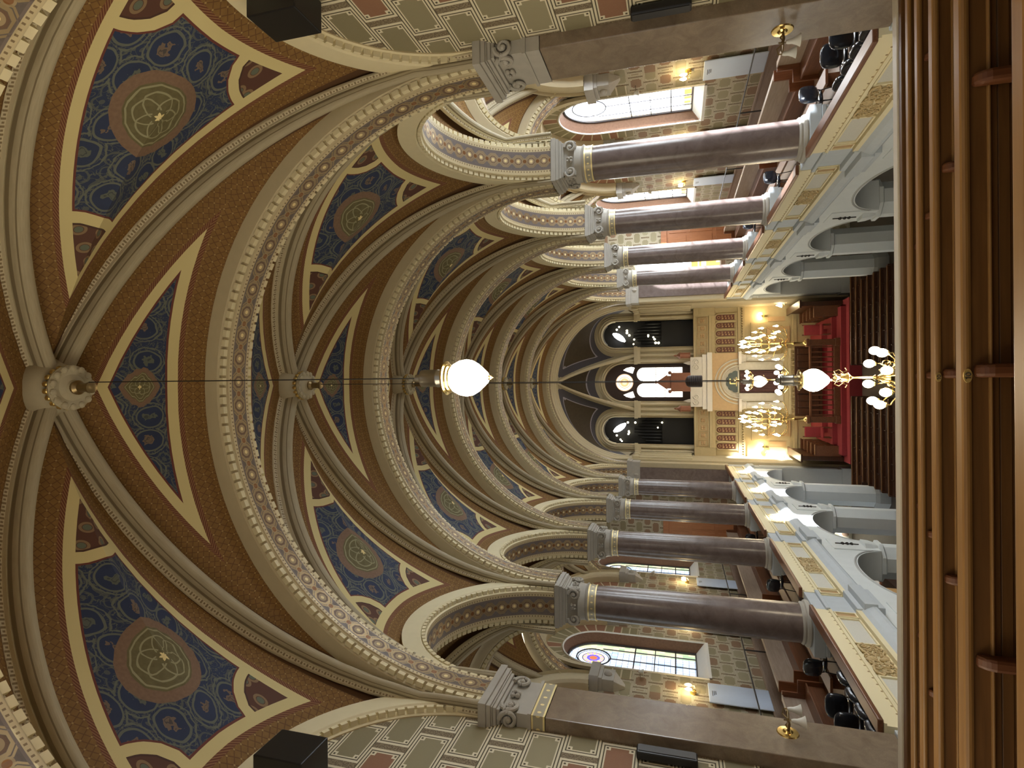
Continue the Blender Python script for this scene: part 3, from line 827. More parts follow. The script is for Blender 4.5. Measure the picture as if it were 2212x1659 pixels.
# corbels that carry the aisle vault on the outer walls
for sg in (1, -1):
    for k in range(0, 6):
        mb = MB(); x = 10.5 * sg; y = YC[k]
        b = lambda a0, a1: (min(x - a0 * sg, x - a1 * sg), max(x - a0 * sg, x - a1 * sg))
        mb.box(*b(0, .55), y - .5, y + .5, 2.62, 2.93); mb.box(*b(0, .46), y - .42, y + .42, 2.5, 2.62); mb.box(*b(0, .40), y - .38, y + .38, 2.1, 2.5)
        mb.sphere((x - .40 * sg, y, 2.32), .14, 8); mb.add([(x, y - .36, 2.1), (x, y + .36, 2.1), (x - .36 * sg, y + .36, 2.1), (x - .36 * sg, y - .36, 2.1), (x, y - .08, 1.75), (x, y + .08, 1.75), (x - .08 * sg, y + .08, 1.75), (x - .08 * sg, y - .08, 1.75)], [(0, 1, 5, 4), (1, 2, 6, 5), (2, 3, 7, 6), (3, 0, 4, 7), (4, 5, 6, 7)])
        o = mb.build(trim_name(), 'stone_grey', bevel=.01); struct(o)

# painted side walls beside the viewer
for sg in (1, -1):
    mb = MB(); x = 5.2 * sg
    mb.box(min(x, x + .3 * sg), max(x, x + .3 * sg), -3., 8.35, -4.3, 6.4); struct(mb.build('wall_near_right' if sg > 0 else 'wall_near_left', 'brick_near'))

# ------------------------------------------------------------------ arcade under the galleries
def arcade():
    mb = MB(); a, b, z0, zt = 2.2, 1.08, -5.86, -4.22
    A = [(a, z0)] + arc(0, z0, a, 0, PI, 28, b)[1:-1] + [(-a, z0)]
    for x, fl in ((5.1, 0), (5.95, 1)):
        for i in range(len(A) - 1):
            p = [(x, A[i][0], A[i][1]), (x, A[i + 1][0], A[i + 1][1]), (x, A[i + 1][0], zt), (x, A[i][0], zt)]
            mb.add(p, [(0, 1, 2, 3)])
        for s in (-1, 1): mb.add([(x, s * a, z0), (x, s * 2.75, z0), (x, s * 2.75, zt), (x, s * a, zt)], [(0, 1, 2, 3)])
    mb.strip([[(5.1, p, q) for p, q in A], [(5.95, p, q) for p, q in A]])
    mb.box(5.05, 5.2, -2.75, 2.75, -4.36, -4.20)
    o = mb.build('wall_arcade_right', 'plaster_white', smooth=True, angle=.4)
    ln = MB(); A2 = [(p * 1.03, z0 + (q - z0) * 1.06) for p, q in A]; ln.tube([(5.1, p, q) for p, q in A2], .03, 5); ln.build('arch_line', 'plaster_grey', o)
    return struct(o)
ar = arcade()
for k in range(0, 5):
    for sg in (1, -1):
        if (k, sg) == (0, 1): ar.location = (0, YC[0] + 2.75, 0)
        else: copy_tree(ar, (0, YC[k] + 2.75, 0), 0 if sg == 1 else PI).name = 'wall_arcade_right' if sg == 1 else 'wall_arcade_left'
def pillar(k, sg, proto=None):
    lab = 'white eight-sided pillar under the %s round column, on %s' % (ORD[k - 1], SIDE[sg])
    loc = (5.52 * sg, YC[k], -9.6)
    if proto: return copy_tree(proto, loc, 0 if sg == 1 else PI, lab)
    t = thing('pillar', loc, lab, 'pillar', 'white octagonal pillars under the galleries'); c = (loc[0], loc[1])
    ph = PI / 8
    mb = MB(); mb.lathe([(.52, -9.0), (.52, -6.0)], 8, (c[0], c[1], 0), ph=ph); mb.build('shaft', 'plaster_white', t)
    mb = MB(); mb.lathe([(.62, -9.6), (.62, -9.15), (.55, -9.0)], 8, (c[0], c[1], 0), ph=ph); mb.build('base', 'plaster_grey', t)
    mb = MB(); mb.lathe([(.53, -6.02), (.62, -5.98), (.62, -5.88), (.55, -5.86), (.60, -5.7), (.62, -5.5)], 8, (c[0], c[1], 0), ph=ph); mb.box(c[0] - .45, c[0] + .45, c[1] - .55, c[1] + .55, -5.86, -4.6); mb.build('capital', 'plaster_white', t, bevel=.01)
    mb = MB(); x = c[0] - .46
    mb.tube([(x, c[1], -4.75), (x, c[1], -5.4)], .02, 6)
    for z in (-4.95, -5.08, -5.2): mb.sphere((x, c[1], z), .055, 6); mb.sphere((x, c[1] + .07, z), .03, 5); mb.sphere((x, c[1] - .07, z), .03, 5)
    mb.build('iron_ornament', 'iron', t)
    return t
pp = pillar(1, 1)
for sg in (1, -1):
    for k in range(1, 5):
        if (k, sg) != (1, 1): pillar(k, sg, pp)

# ------------------------------------------------------------------ gallery fronts
def gallery_front(k, sg, proto=None):
    y = YC[k] + 2.75
    lab = 'cream carved gallery parapet between the %s, on %s' % (['square pier and first round column', 'first and second round columns', 'second and third round columns', 'third and fourth round columns', 'fourth round column and end pilaster'][k], SIDE[sg])
    loc = (5.1 * sg, y, -3.0)
    if proto: return copy_tree(proto, loc, 0 if sg == 1 else PI, lab)
    t = thing('gallery_parapet', loc, lab, 'parapet', 'carved gallery parapets')
    L = 2.22
    mb = MB(); mb.box(4.90, 5.14, y - L, y + L, -2.86, -2.78); mb.build('handrail', 'gallery_wood', t, bevel=.02)
    mb = MB(); mb.box(4.95, 5.14, y - L, y + L, -2.90, -2.86); mb.box(4.985, 5.14, y - L, y + L, -3.16, -2.90); fz = mb.build('frieze', 'frieze_cream', t)
    mb = MB(); mb.box(5.03, 5.14, y - L, y + L, -3.74, -3.16); mb.box(4.96, 5.14, y - L, y + L, -3.22, -3.16); mb.box(4.93, 5.14, y - L, y + L, -3.80, -3.70)
    mb.build('body', 'cream', t)
    for s in (-1, 1):
        def ring(y0, y1, z0, z1, m, nm, d=.035):
            q = MB()
            for a in ((y0, y1, z0, z0 + d), (y0, y1, z1 - d, z1), (y0, y0 + d, z0, z1), (y1 - d, y1, z0, z1)): q.box(4.99, 5.04, y + min(s * a[0], s * a[1]), y + max(s * a[0], s * a[1]), a[2], a[3])
            q.build(nm, m, t)
        ring(.62, 1.86, -3.68, -3.25, 'cream', 'panel_frame')
        MB().box(5.022, 5.04, y + min(s * .66, s * 1.82), y + max(s * .66, s * 1.82), -3.65, -3.28).build('stone_panel', 'panel_stone', t)
        ring(1.92, 2.18, -3.68, -3.25, 'cream', 'end_panel_frame', .03)
        MB().box(5.02, 5.04, y + min(s * 1.95, s * 2.15), y + max(s * 1.95, s * 2.15), -3.65, -3.28).build('end_panel', 'end_tan', t)
    rl = MB(); rnd = random.Random(3)
    for s in (-1, 1):
        for (dy, dz, r0, fl) in ((.12, -3.38, .10, 1), (.30, -3.34, .085, -1), (.22, -3.52, .10, -1), (.42, -3.48, .08, 1), (.52, -3.36, .06, 1), (.10, -3.60, .07, 1), (.40, -3.60, .06, -1), (.56, -3.55, .055, 1)):
            P, R = spiral((4.995, y + s * dy, dz), (0, s, 0), (0, 0, 1), r0, 1.4, .020, 20, fl); rl.tube(P, R, 6)
        rl.tube([(4.99, y + s * (.02 + .1 * i), -3.24 - .09 * sin(i * 1.1) * (1 if i % 2 else .6) - .02 * i) for i in range(7)], .022, 6)
        rl.tube([(4.99, y + s * (.05 + .11 * i), -3.62 + .05 * sin(i * 1.7)) for i in range(6)], .018, 6)
    rl.sphere((5.0, y, -3.36), .09, 8, sc=(.6, .8, 1.)); rl.sphere((5.0, y, -3.56), .07, 8, sc=(.6, .7, 1.3))
    rl.build('relief', 'relief_tan', t, smooth=True)
    prof = [(5.2, -3.78), (4.93, -3.80), (4.86, -3.88), (4.80, -4.0), (4.80, -4.07), (4.86, -4.13), (4.94, -4.17), (4.98, -4.24), (5.06, -4.27), (5.06, -4.33), (5.2, -4.34)]
    mb = MB(); mb.strip([[(a, y - L, b) for a, b in prof], [(a, y + L, b) for a, b in prof]]); mb.build('cornice', 'stone_blue', t)
    return t
gp = gallery_front(0, 1)
for sg in (1, -1):
    for k in range(5):
        if (k, sg) != (0, 1): gallery_front(k, sg, gp)
# ------------------------------------------------------------------ furniture and fittings of the side galleries
for sg in (1, -1):      # wooden wainscot along the outer wall
    mb = MB(); x = 10.42 * sg
    mb.box(min(x, 10.5 * sg), max(x, 10.5 * sg), 4.3, 36.4, -3.55, -2.92); mb.box(min(x - .04 * sg, 10.5 * sg), max(x - .04 * sg, 10.5 * sg), 4.3, 36.4, -2.96, -2.88)
    struct(mb.build('baseboard_right' if sg > 0 else 'baseboard_left', 'wainscot', bevel=.01))

BEN = [(11.3, 16.5, 'before the first window past the pier'), (16.95, 22.3, 'behind the first round column'), (22.9, 28.0, 'behind the second round column'), (28.6, 33.6, 'by the end door')]
def bench(k, sg, proto=None):
    y0, y1, txt = BEN[k]
    lab = 'brown high-backed gallery bench %s, on %s' % (txt, SIDE[sg])
    X, fz, L = 8.3, -3.65, (BEN[k][1] - BEN[k][0])
    loc = (X * sg, (y0 + y1) / 2, fz)
    if proto: return copy_tree(proto, loc, 0 if sg == 1 else PI, lab)
    t = thing('gallery_bench', loc, lab, 'bench', 'wooden benches in the side galleries')
    top = -2.68
    mb = MB(); mb.box(X + .06, X + .12, y0, y1, fz + .05, top); mb.box(X + .02, X + .17, y0, y1, top, top + .035)
    mb.build('backrest', 'wainscot', t, bevel=.008)
    mb = MB(); mb.box(X - .38, X + .08, y0, y1, fz + .40, fz + .44); mb.build('seat', 'gallery_wood', t, bevel=.008)
    mb = MB(); mb.box(X - .30, X - .27, y0, y1, fz, fz + .40); mb.build('seat_front', 'gallery_wood', t)
    for ye in (y0, y1):
        mb = MB(); mb.prism([(X - .08, fz), (X - .08, top + .03), (X + .22, top + .03), (X + .22, fz)], lambda a, b, d: (a, d, b), ye - .03, ye + .03); mb.prism([(X - .42, fz), (X - .42, fz + .62), (X - .08, fz + .62), (X - .08, fz)], lambda a, b, d: (a, d, b), ye - .03, ye + .03); mb.build('end_panel', 'end_panel_wood', t, bevel=.01)
    return t
wood('end_panel_wood', (.12, .040, .016), (.23, .085, .035), 2, .3)
bpr = None
for sg in (1, -1):
    for k in range(4):
        o = bench(k, sg, bpr); bpr = bpr or o
for sg in (1, -1):
    x = 6.9 * sg
    t = thing('low_bench', (x, 20.5, -3.65), 'long low backless bench plank along the gallery chairs, on %s' % SIDE[sg], 'bench', 'low benches in the side galleries')
    mb = MB(); mb.box(x - .2, x + .2, 14.3, 33., -3.36, -3.30); mb.build('seat', 'gallery_wood', t, bevel=.01)
    for i in range(6):
        y = 14.6 + 3.6 * i; MB().box(x - .16, x + .16, y - .03, y + .03, -3.65, -3.36).build('leg', 'gallery_wood', t)

def chair(loc, rot, label, proto=None):
    if proto: return copy_tree(proto, loc, rot, label)
    t = thing('gallery_chair', loc, label, 'chair', 'black chairs behind the gallery fronts'); x, y, z = loc
    mb = MB(); prof = []
    n = 18
    def rr(w, h, p=3.2): return [(w * math.copysign(abs(cos(2 * PI * i / n)) ** (2 / p), cos(2 * PI * i / n)), h * math.copysign(abs(sin(2 * PI * i / n)) ** (2 / p), sin(2 * PI * i / n))) for i in range(n)]
    rows = [[(x + a * f, y + d + .10 * (a * a) * 3, z + .72 + b * f) for a, b in rr(.24, .2)] for f, d in ((.2, .2), (.85, .2), (1, .17), (1, .12), (.85, .08), (.2, .08))]
    mb.strip(rows, closed=True); mb.f += [tuple(range(n)), tuple(range(5 * n, 6 * n))]; mb.mi += [0, 0]; mb.build('backrest', 'chair_black', t, smooth=True, angle=1.2)
    mb = MB(); rows = [[(x + a * f, y - .08 + b * f, z + .45 + h) for a, b in rr(.23, .22)] for f, h in ((.2, .03), (.9, .03), (1, 0), (.9, -.03), (.2, -.03))]
    mb.strip(rows, closed=True); mb.f += [tuple(range(n)), tuple(range(4 * n, 5 * n))]; mb.mi += [0, 0]; mb.build('seat', 'chair_black', t, smooth=True, angle=1.2)
    for sx in (-1, 1):
        for sy in (-1, 1):
            MB().tube([(x + sx * .17, y - .06 + sy * .15, z + .43), (x + sx * .2, y - .06 + sy * .2, z)], .013, 6).build('leg', 'iron', t)
        MB().tube([(x + sx * .17, y + .08, z + .43), (x + sx * .17, y + .14, z + .62)], .013, 6).build('back_post', 'iron', t)
    return t
cp = None
for sg in (1, -1):
    D = SIDE[sg]
    spots = [(5.42, 9.75, 1, 'first low chair along the gallery rail beside the pier'), (5.42, 10.25, 1, 'second low chair along the gallery rail beside the pier'), (5.42, 10.75, 1, 'third low chair along the gallery rail beside the pier'), (5.42, 11.3, 1, 'fourth low chair along the gallery rail beside the pier'),
             (6.25, 11.72, 0, 'chair, front one of two standing crosswise past the pier'), (6.25, 12.38, 0, 'chair, rear one of two standing crosswise past the pier'),
             (6.4, 14.35, 0, 'chair close behind the first round column'), (6.4, 19.75, 0, 'chair close behind the second round column'), (6.45, 25.5, 0, 'chair close behind the third round column'), (6.3, 30.8, 0, 'chair close behind the fourth round column')]
    for x, y, along, txt in spots:
        rot = (PI / 2 if sg > 0 else -PI / 2) if along else (PI if y < 13 else PI + .4 * sg)
        o = chair((x * sg, y, -3.65), rot, 'black %s, on %s' % (txt, D), cp)
        cp = cp or o
        if o is cp: o.rotation_euler = (0, 0, rot)

# black barrier of thin posts and a rail on the upper walkway
for sg in (1, -1):
    x = 9.4 * sg
    t = thing('barrier', (x, 22., -3.55), 'thin black post-and-rail barrier along the gallery wall, on %s' % SIDE[sg], 'barrier', 'black barriers')
    MB().tube([(x, 10.5, -2.24), (x, 34.5, -2.24)], .022, 6).build('rail', 'iron', t)
    for y in (10.5, 15.9, 21.4, 26.9, 32.4): MB().tube([(x, y, -3.55), (x, y, -2.22)], .024, 6).build('post', 'iron', t)

# exhibition boards, wall lamps and small white uplights
def board(k, sg, proto=None):
    lab = 'pale blue board below the wall lamp %s, on %s' % ({1: 'behind the first round column', 2: 'at the second corbel', 3: 'at the third corbel', 4: 'at the fourth corbel'}[k], SIDE[sg])
    loc = (10.4 * sg, YC[k] + .22, -2.9)
    if proto: return copy_tree(proto, loc, 0 if sg == 1 else PI, lab)
    t = thing('information_board', loc, lab, 'board', 'pale blue boards on the gallery walls'); y = loc[1]; x = loc[0]
    MB().box(x - .04, x + .0, y - .62, y + .62, -2.92, -.98).build('panel', 'board_blue', t, bevel=.02)
    mb = MB()
    for i in range(3): mb.box(x - .046, x - .041, y - .1, y + .22 - .05 * i, -1.12 - .05 * i, -1.10 - .05 * i)
    mb.build('printed_lines', 'ink', t)
    return t
def lamp(k, sg, proto=None):
    lab = 'lit brass two-flame wall lamp %s, on %s' % ({1: 'level with the first round column', 2: 'level with the second round column', 3: 'level with the third round column', 4: 'level with the fourth round column'}[k], SIDE[sg])
    loc = (10.5 * sg, YC[k] + .25, -.5)
    if proto: return copy_tree(proto, loc, 0 if sg == 1 else PI, lab)
    t = thing('wall_sconce', loc, lab, 'wall lamp', 'lit wall lamps in the galleries'); x, y, z = loc
    mb = MB(); mb.lathe([(.02, -.12), (.10, -.1), (.11, 0.)], 14, (x, y, z), 'x'); mb.build('back_plate', 'brass', t, smooth=True)
    for s in (-1, 1):
        a = MB().tube([(x - .05, y, z), (x - .14, y + s * .05, z - .06), (x - .2, y + s * .12, z - .02), (x - .2, y + s * .14, z + .05)], .012, 6).build('arm', 'brass', t)
        m = MB(); m.lathe([(.01, z + .05), (.045, z + .09), (.055, z + .16), (.035, z + .24), (.005, z + .29)], 10, (x - .2, y + s * .14, 0)); m.build('flame_bulb', 'sconce_bulb', a, smooth=True)
    return t
bp = lp = None
for sg in (1, -1):
    for k in (1, 2, 3, 4):
        o = board(k, sg, bp); bp = bp or o
        o = lamp(k, sg, lp); lp = lp or o
def uplight(k, sg, proto=None):
    lab = 'small white cone spotlight %s, on %s' % (['', '', 'beneath the second wall corbel', '', 'beneath the fourth wall corbel'][k], SIDE[sg])
    loc = (10.25 * sg, YC[k] + .75, 1.28)
    if proto: return copy_tree(proto, loc, 0 if sg == 1 else PI, lab)
    t = thing('wall_spotlight', loc, lab, 'spotlight', 'white cone spotlights'); x, y, z = loc
    MB().tube([(x + .25, y, z), (x, y, z), (x, y, z + .05)], .012, 6).build('bracket', 'nickel', t)
    m = MB(); m.lathe([(.11, z - .12), (.09, z - .06), (.05, z + .02), (.03, z + .06)], 14, (x, y, 0)); m.build('lamp_shade', 'shade_white', t, smooth=True)
    return t
up = None
for sg in (1, -1):
    for k in (2, 4):
        o = uplight(k, sg, up); up = up or o

# brass lamps on the two square piers
for sg in (1, -1):
    x0 = 5.0 * sg; y, z = 8.86, -1.5; d = -sg
    t = thing('pier_sconce', (x0, y, z), 'unlit brass lamp with white glass tulips on the square pier, on %s' % SIDE[sg], 'wall lamp', 'brass pier lamps')
    mb = MB(); mb.lathe([(.01, .05 * d), (.05, .045 * d), (.07, .02 * d), (.14, .015 * d), (.15, 0)], 20, (x0, y, z), 'x'); mb.build('back_plate', 'brass', t, smooth=True)
    mb = MB(); mb.tube([(x0, y, z), (x0 + .12 * d, y, z - .02), (x0 + .20 * d, y, z)], .018, 8)
    mb.tube([(x0 + .22 * d + .09 * cos(a) * d, y + .10 * sin(a), z) for a in [2 * PI * i / 18 for i in range(18)]], .010, 6, closed=True)
    mb.sphere((x0 + .1 * d, y, z), .035, 8); mb.build('stem', 'dark_brass', t, smooth=True)
    for s in (-1, 1):
        c = (x0 + .26 * d, y + .15 * s, z)
        a = MB().tube([(x0 + .2 * d, y, z), (x0 + .22 * d, y + .08 * s, z + .06), (c[0], c[1], z + .03), (c[0], c[1], z - .03)], .010, 6).build('arm', 'dark_brass', t)
        m = MB(); m.lathe([(.022, z - .02), (.03, z - .05), (.035, z - .1), (.06, z - .16), (.085, z - .2), (.078, z - .2), (.05, z - .15)], 16, (c[0], c[1], 0)); m.build('glass_tulip', 'shade_white', a, smooth=True)

# black loudspeakers on the painted walls beside the viewer
for sg in (1, -1):
    D = SIDE[sg]; x = 5.2 * sg
    b = lambda a0, a1: (min(x - a0 * sg, x - a1 * sg), max(x - a0 * sg, x - a1 * sg))
    t = thing('column_loudspeaker', (x - .05 * sg, 8.08, -.25), 'slim black column loudspeaker upright on the painted wall beside the pier, on %s' % D, 'loudspeaker', 'slim black loudspeakers')
    mb = MB(); mb.box(*b(.02, .14), 7.98, 8.16, -.25, .56); mb.build('cabinet', 'black_plastic', t, bevel=.02)
    mb = MB(); mb.box(*b(.14, .15), 8.0, 8.14, -.22, .53); mb.build('grille', 'iron', t)
    mb = MB(); mb.box(*b(0., .03), 8.04, 8.10, .0, .3); mb.build('wall_mount', 'iron', t)
    t = thing('wall_loudspeaker', (x - .2 * sg, 6.35, 4.5), 'big black box loudspeaker high in the painted lunette, on %s' % D, 'loudspeaker', 'black box loudspeakers')
    mb = MB(); mb.box(*b(.08, .50), 6.05, 6.62, 4.50, 5.22); mb.build('cabinet', 'black_plastic', t, bevel=.015)
    mb = MB(); mb.box(*b(.1, .48), 6.62, 6.635, 4.55, 5.18); mb.build('grille', 'iron', t)
    mb = MB(); mb.box(*b(0., .1), 6.25, 6.4, 4.7, 5.); mb.build('wall_mount', 'iron', t)
# ------------------------------------------------------------------ rear gallery: pews in front of the viewer
ROW = [(1.53, -.745)] + [(2.5 + .985 * i, -1.022 - .283 * i) for i in range(5)]      # top edge of each pew back
DV = 1.07
pos_words = ['pew directly before the viewer, only its bright top rail in view', 'pew with the large gold number plate on its top rail', 'pew with the small gold number plate on its top rail', 'fourth pew down the steps, without a number plate', 'fifth pew down the steps, close to the gallery edge', 'lowest pew, right behind the gallery edge']
def rear_pew(i):
    y, z = ROW[i]
    if i == 5: z -= .05
    x0, x1 = (-5.15, 5.15)
    t = thing('gallery_pew', (0, y, z - 1.0), 'brown wooden ' + pos_words[i], 'pew', 'pews of the rear gallery')
    MB().box(x0, x1, y - .014, y + .05, z - .032, z).build('top_rail', 'rail_wood', t, bevel=.012)
    mb = MB(); mb.box(x0, x1, y, y + .035, z - .088, z - .03); mb.box(x0, x1, y + .008, y + .035, z - .124, z - .085); mb.box(x0, x1, y + .013, y + .035, z - .165, z - .127); mb.box(x0, x1, y + .02, y + .035, z - 1.0, z - .16)
    mb.build('backrest', 'pew_wood', t, bevel=.003)
    MB().box(x0, x1, y - .012, y + .02, z - .096, z - .086).build('beading', 'rail_wood', t, bevel=.004)
    MB().box(x0, x1, y + .06, y + .5, z - .58, z - .54).build('seat', 'pew_wood', t, bevel=.008)
    for j in range(-4, 5):
        x = .04 + DV * j
        if abs(x) > 5.1: continue
        mb = MB(); poly = [(y + .004, z - .034), (y - .018, z - .040), (y - .040, z - .056), (y - .050, z - .085), (y - .052, z - .13), (y - .052, z - .9), (y + .004, z - .9)]
        mb.prism(poly, lambda a, b, d: (d, a, b), x - .025, x + .025); mb.build('batten', 'divider_wood', t, bevel=.014)
    if i in (1, 2):
        w = .026 if i == 1 else .024; cx = .022; zc = z - .015
        mb = MB(); n = 22
        mb.prism([(w * cos(2 * PI * k / n), w * .52 * sin(2 * PI * k / n)) for k in range(n)], lambda a, b, d: (cx + a, y - .014 + d, zc + b), -.004, .002)
        pl = mb.build('number_plate', 'plate_gold', t)
        d = MB(); yf = y - .0195                  # the number 10
        d.box(cx - .0095, cx - .0062, yf - .001, yf + .001, zc - .0085, zc + .0085); d.box(cx - .0125, cx - .0095, yf - .001, yf + .001, zc + .0040, zc + .0068)
        d.tube([(cx + .005 + .0055 * cos(2 * PI * k / 18), yf, zc + .008 * sin(2 * PI * k / 18)) for k in range(18)], .0016, 5, closed=True); d.build('number', 'ink', pl)
for i in range(6): rear_pew(i)
mb = MB()
for i, (y, z) in enumerate(ROW): mb.box(-5.2, 5.2, y - .42, y + .60, z - 1.3, z - 1.0 - (.05 if i == 5 else 0))
mb.box(-5.2, 5.2, -3., 1.2, -2.0, -1.62)
mb.box(-5.2, 5.2, 7.2, 8.2, -3.9, -3.55); mb.box(-5.2, 5.2, 7.2, 8.4, -4.6, -4.4)
struct(mb.build('floor_rear_gallery', 'floor_wood'))
t = thing('gallery_parapet', (0, 8.3, -4.5), 'pale stone edge of the rear gallery front between the two square piers', 'parapet')
mb = MB(); mb.box(-5.0, 5.0, 8.22, 8.38, -4.4, -2.78); mb.build('wall_body', 'plaster_white', t)
mb = MB(); mb.box(-5.02, 5.02, 8.16, 8.32, -2.80, -2.685); mb.build('coping', 'ark_white', t, bevel=.015)
mb = MB(); mb.box(-5.0, 5.0, 8.06, 8.155, -3.2, -2.70); mb.build('wooden_lining', 'pew_wood', t, bevel=.01)
for sg in (1, -1):
    t = thing('base_stone', (5.15 * sg, 8.2, -2.9), 'small tan stone knob where the pew meets the pier, on %s' % SIDE[sg], 'stone knob')
    mb = MB(); mb.lathe([(.09, -2.9), (.10, -2.78), (.075, -2.71), (.01, -2.68)], 14, (4.86 * sg, 8.02, 0)); mb.build('knob', 'cardboard', t, smooth=True)

# ------------------------------------------------------------------ main floor pews
def floor_pew(i, sg, proto=None):
    y = 32.7 - .87 * i
    lab = '%s dark pew back from the red platform on the main floor, on %s' % (ORD[i], SIDE[sg])
    x0, x1 = .82, (5.35 if i < 2 else 4.88)
    loc = (0, y, -9.6)
    if proto: return copy_tree(proto, (0, y, -9.6), None, lab)
    t = thing('floor_pew', loc, lab, 'pew', 'dark pews on the main floor')
    b = (lambda a, c: (a, c)) if sg > 0 else (lambda a, c: (-c, -a))
    mb = MB(); mb.box(*b(x0, x1), y, y + .05, -9.5, -8.66); mb.build('backrest', 'dark_wood', t)
    mb = MB(); mb.box(*b(x0, x1), y - .005, y + .055, -8.66, -8.60); mb.build('top_rail', 'rail_highlight_wood', t, bevel=.02)  # golden lamp highlight put into the rail as a lighter wood colour
    mb = MB(); mb.box(*b(x0, x1), y - .26, y - .03, -8.78, -8.745); mb.build('book_board', 'dark_wood', t)
    mb = MB(); mb.box(*b(x0, x1), y + .05, y + .46, -9.15, -9.11); mb.build('seat', 'dark_wood', t)
    for xe in (x0, x1):
        mb = MB(); mb.prism([(y - .06, -9.6), (y - .06, -8.62), (y + .08, -8.62), (y + .14, -9.0), (y + .48, -9.04), (y + .48, -9.6)], lambda a, c, d: (d, a, c), sg * xe - .03, sg * xe + .03); mb.build('end_panel', 'dark_wood', t, bevel=.01)
    n = int((x1 - x0) / .6)
    for k in range(1, n):
        xx = sg * (x0 + (x1 - x0) * k / n); mb = MB(); mb.box(xx - .015, xx + .015, y - .24, y - .01, -8.76, -8.70); mb.build('divider', 'dark_wood', t)
    return t
for sg in (1, -1):
    fp = None
    for i in range(11):
        o = floor_pew(i, sg, fp if i > 2 else None)
        if i == 2: fp = o
# ------------------------------------------------------------------ hanging lamps and chandeliers
def pendant(x, y, ztop, z, label):
    t = thing('pendant_lamp', (x, y, z - .25), label, 'pendant lamp', 'pendant lamps with drop-shaped globes')
    mb = MB(); mb.tube([(x, y, z + .62), (x, y, ztop)], .008, 6); mb.build('cable', 'iron', t)
    mb = MB(); mb.lathe([(.015, z + .68), (.045, z + .66), (.05, z + .60), (.095, z + .585), (.10, z + .56), (.098, z + .40), (.105, z + .39), (.105, z + .37), (.098, z + .36), (.098, z + .30)], 24, (x, y, 0)); mb.build('socket_housing', 'nickel', t, smooth=True, angle=.7)
    mb = MB(); mb.lathe([(.10, z + .30), (.19, z + .285), (.195, z + .265), (.165, z + .255), (.16, z + .235), (.135, z + .225), (.13, z + .21), (.11, z + .205), (.10, z + .19), (.09, z + .17)], 28, (x, y, 0)); mb.build('brass_flange', 'brass', t, smooth=True, angle=.7)
    mb = MB(); mb.lathe([(.06, z + .235), (.10, z + .225), (.16, z + .18), (.20, z + .10), (.212, z + .03), (.20, z - .04), (.16, z - .11), (.10, z - .18), (.06, z - .222), (.035, z - .235)], 28, (x, y, 0)); mb.build('glass_globe', 'bowl', t, smooth=True)
    mb = MB(); mb.lathe([(.03, z - .235), (.02, z - .25), (.028, z - .262), (.012, z - .275), (.004, z - .29)], 12, (x, y, 0)); mb.build('finial', 'brass', t, smooth=True)
    return t
pendant(.075, 6.1, 7.99, 2.26, 'large glowing drop-shaped pendant lamp hanging close under the painted vault')
pendant(.02, YC[1] - 2.75, 7.99, -2.47, 'glowing drop-shaped pendant lamp right above the lowest chandelier')
pendant(.0, YC[3] - 2.75, 7.99, -2.98, 'small glowing drop-shaped pendant lamp far off before the ark curtain')

def chandelier(y, z, ztop, label, proto=None, dz=0):
    if proto: return copy_tree(proto, (0.06, y, z), None, label)
    x = .06
    t = thing('chandelier', (x, y, z), label, 'chandelier', 'brass chandeliers with white globes')
    mb = MB(); mb.tube([(x, y, z + .85), (x, y, ztop)], .009, 6); mb.build('cable', 'iron', t)
    mb = MB(); mb.lathe([(.01, z + .86), (.05, z + .8), (.02, z + .74), (.06, z + .68), (.10, z + .62), (.03, z + .56), (.02, z + .52), (.02, z + .22), (.05, z + .18), (.03, z + .14), (.10, z + .05), (.12, z - .03), (.06, z - .1), (.02, z - .16), (.035, z - .19), (.005, z - .23)], 18, (x, y, 0)); mb.build('stem', 'brass', t, smooth=True)
    mb = MB()
    for k in range(6):
        a = 2 * PI * k / 6; mb.tube([(x + r * cos(a), y + r * sin(a), z + h) for r, h in ((.04, .80), (.12, .84), (.15, .76), (.10, .70), (.13, .63), (.18, .66))], .009, 5)
    mb.build('crown', 'dark_brass', t, smooth=True)
    for k in range(8):
        a = 2 * PI * (k + .3) / 8; c, s = cos(a), sin(a)
        mb = MB(); mb.tube([(x + r * c, y + r * s, z + h) for r, h in ((.10, 0), (.2, -.13), (.33, -.16), (.44, -.06), (.5, -.02), (.5, .05))], [.014, .016, .016, .014, .012, .02], 7)
        P, R = spiral((x + .25 * c, y + .25 * s, z - .03), (c, s, 0), (0, 0, 1), .08, 1.3, .011, 14); mb.tube(P, R, 5)
        mb.lathe([(.01, z + .03), (.05, z + .05), (.045, z + .07)], 10, (x + .5 * c, y + .5 * s, 0))
        arm = mb.build('arm', 'brass', t, smooth=True)
        mb = MB(); mb.sphere((x + .5 * c, y + .5 * s, z + .15), .076, 10, sc=(1, 1, 1.25)); mb.build('glass_globe', 'bulb', arm, smooth=True)
    return t
ch1 = chandelier(YC[1] - 2.75, -3.62, -2.79, 'brass chandelier with glowing globes cut off below by the rear gallery edge')
chandelier(YC[3] - 2.75, -3.76, -1., 'brass chandelier with glowing globes before the foot of the ark columns', ch1)
chandelier(YC[5] - 2.75, -3.93, -1., 'farthest brass chandelier with glowing globes just under the tablets of the ark', ch1)
for y, z0, z1, lab in ((YC[3] - 2.75, -2.95, 7.99, 'thin dark cable running down to the middle chandelier'), (YC[5] - 2.75, -3.05, 7.99, 'thin dark cable running down to the farthest chandelier')):
    o = MB().tube([(.06, y, z0), (.06, y, z1)], .009, 6).build('hanging_cable', 'iron'); tag(o, lab, 'cable')
y = YC[3] - 2.75
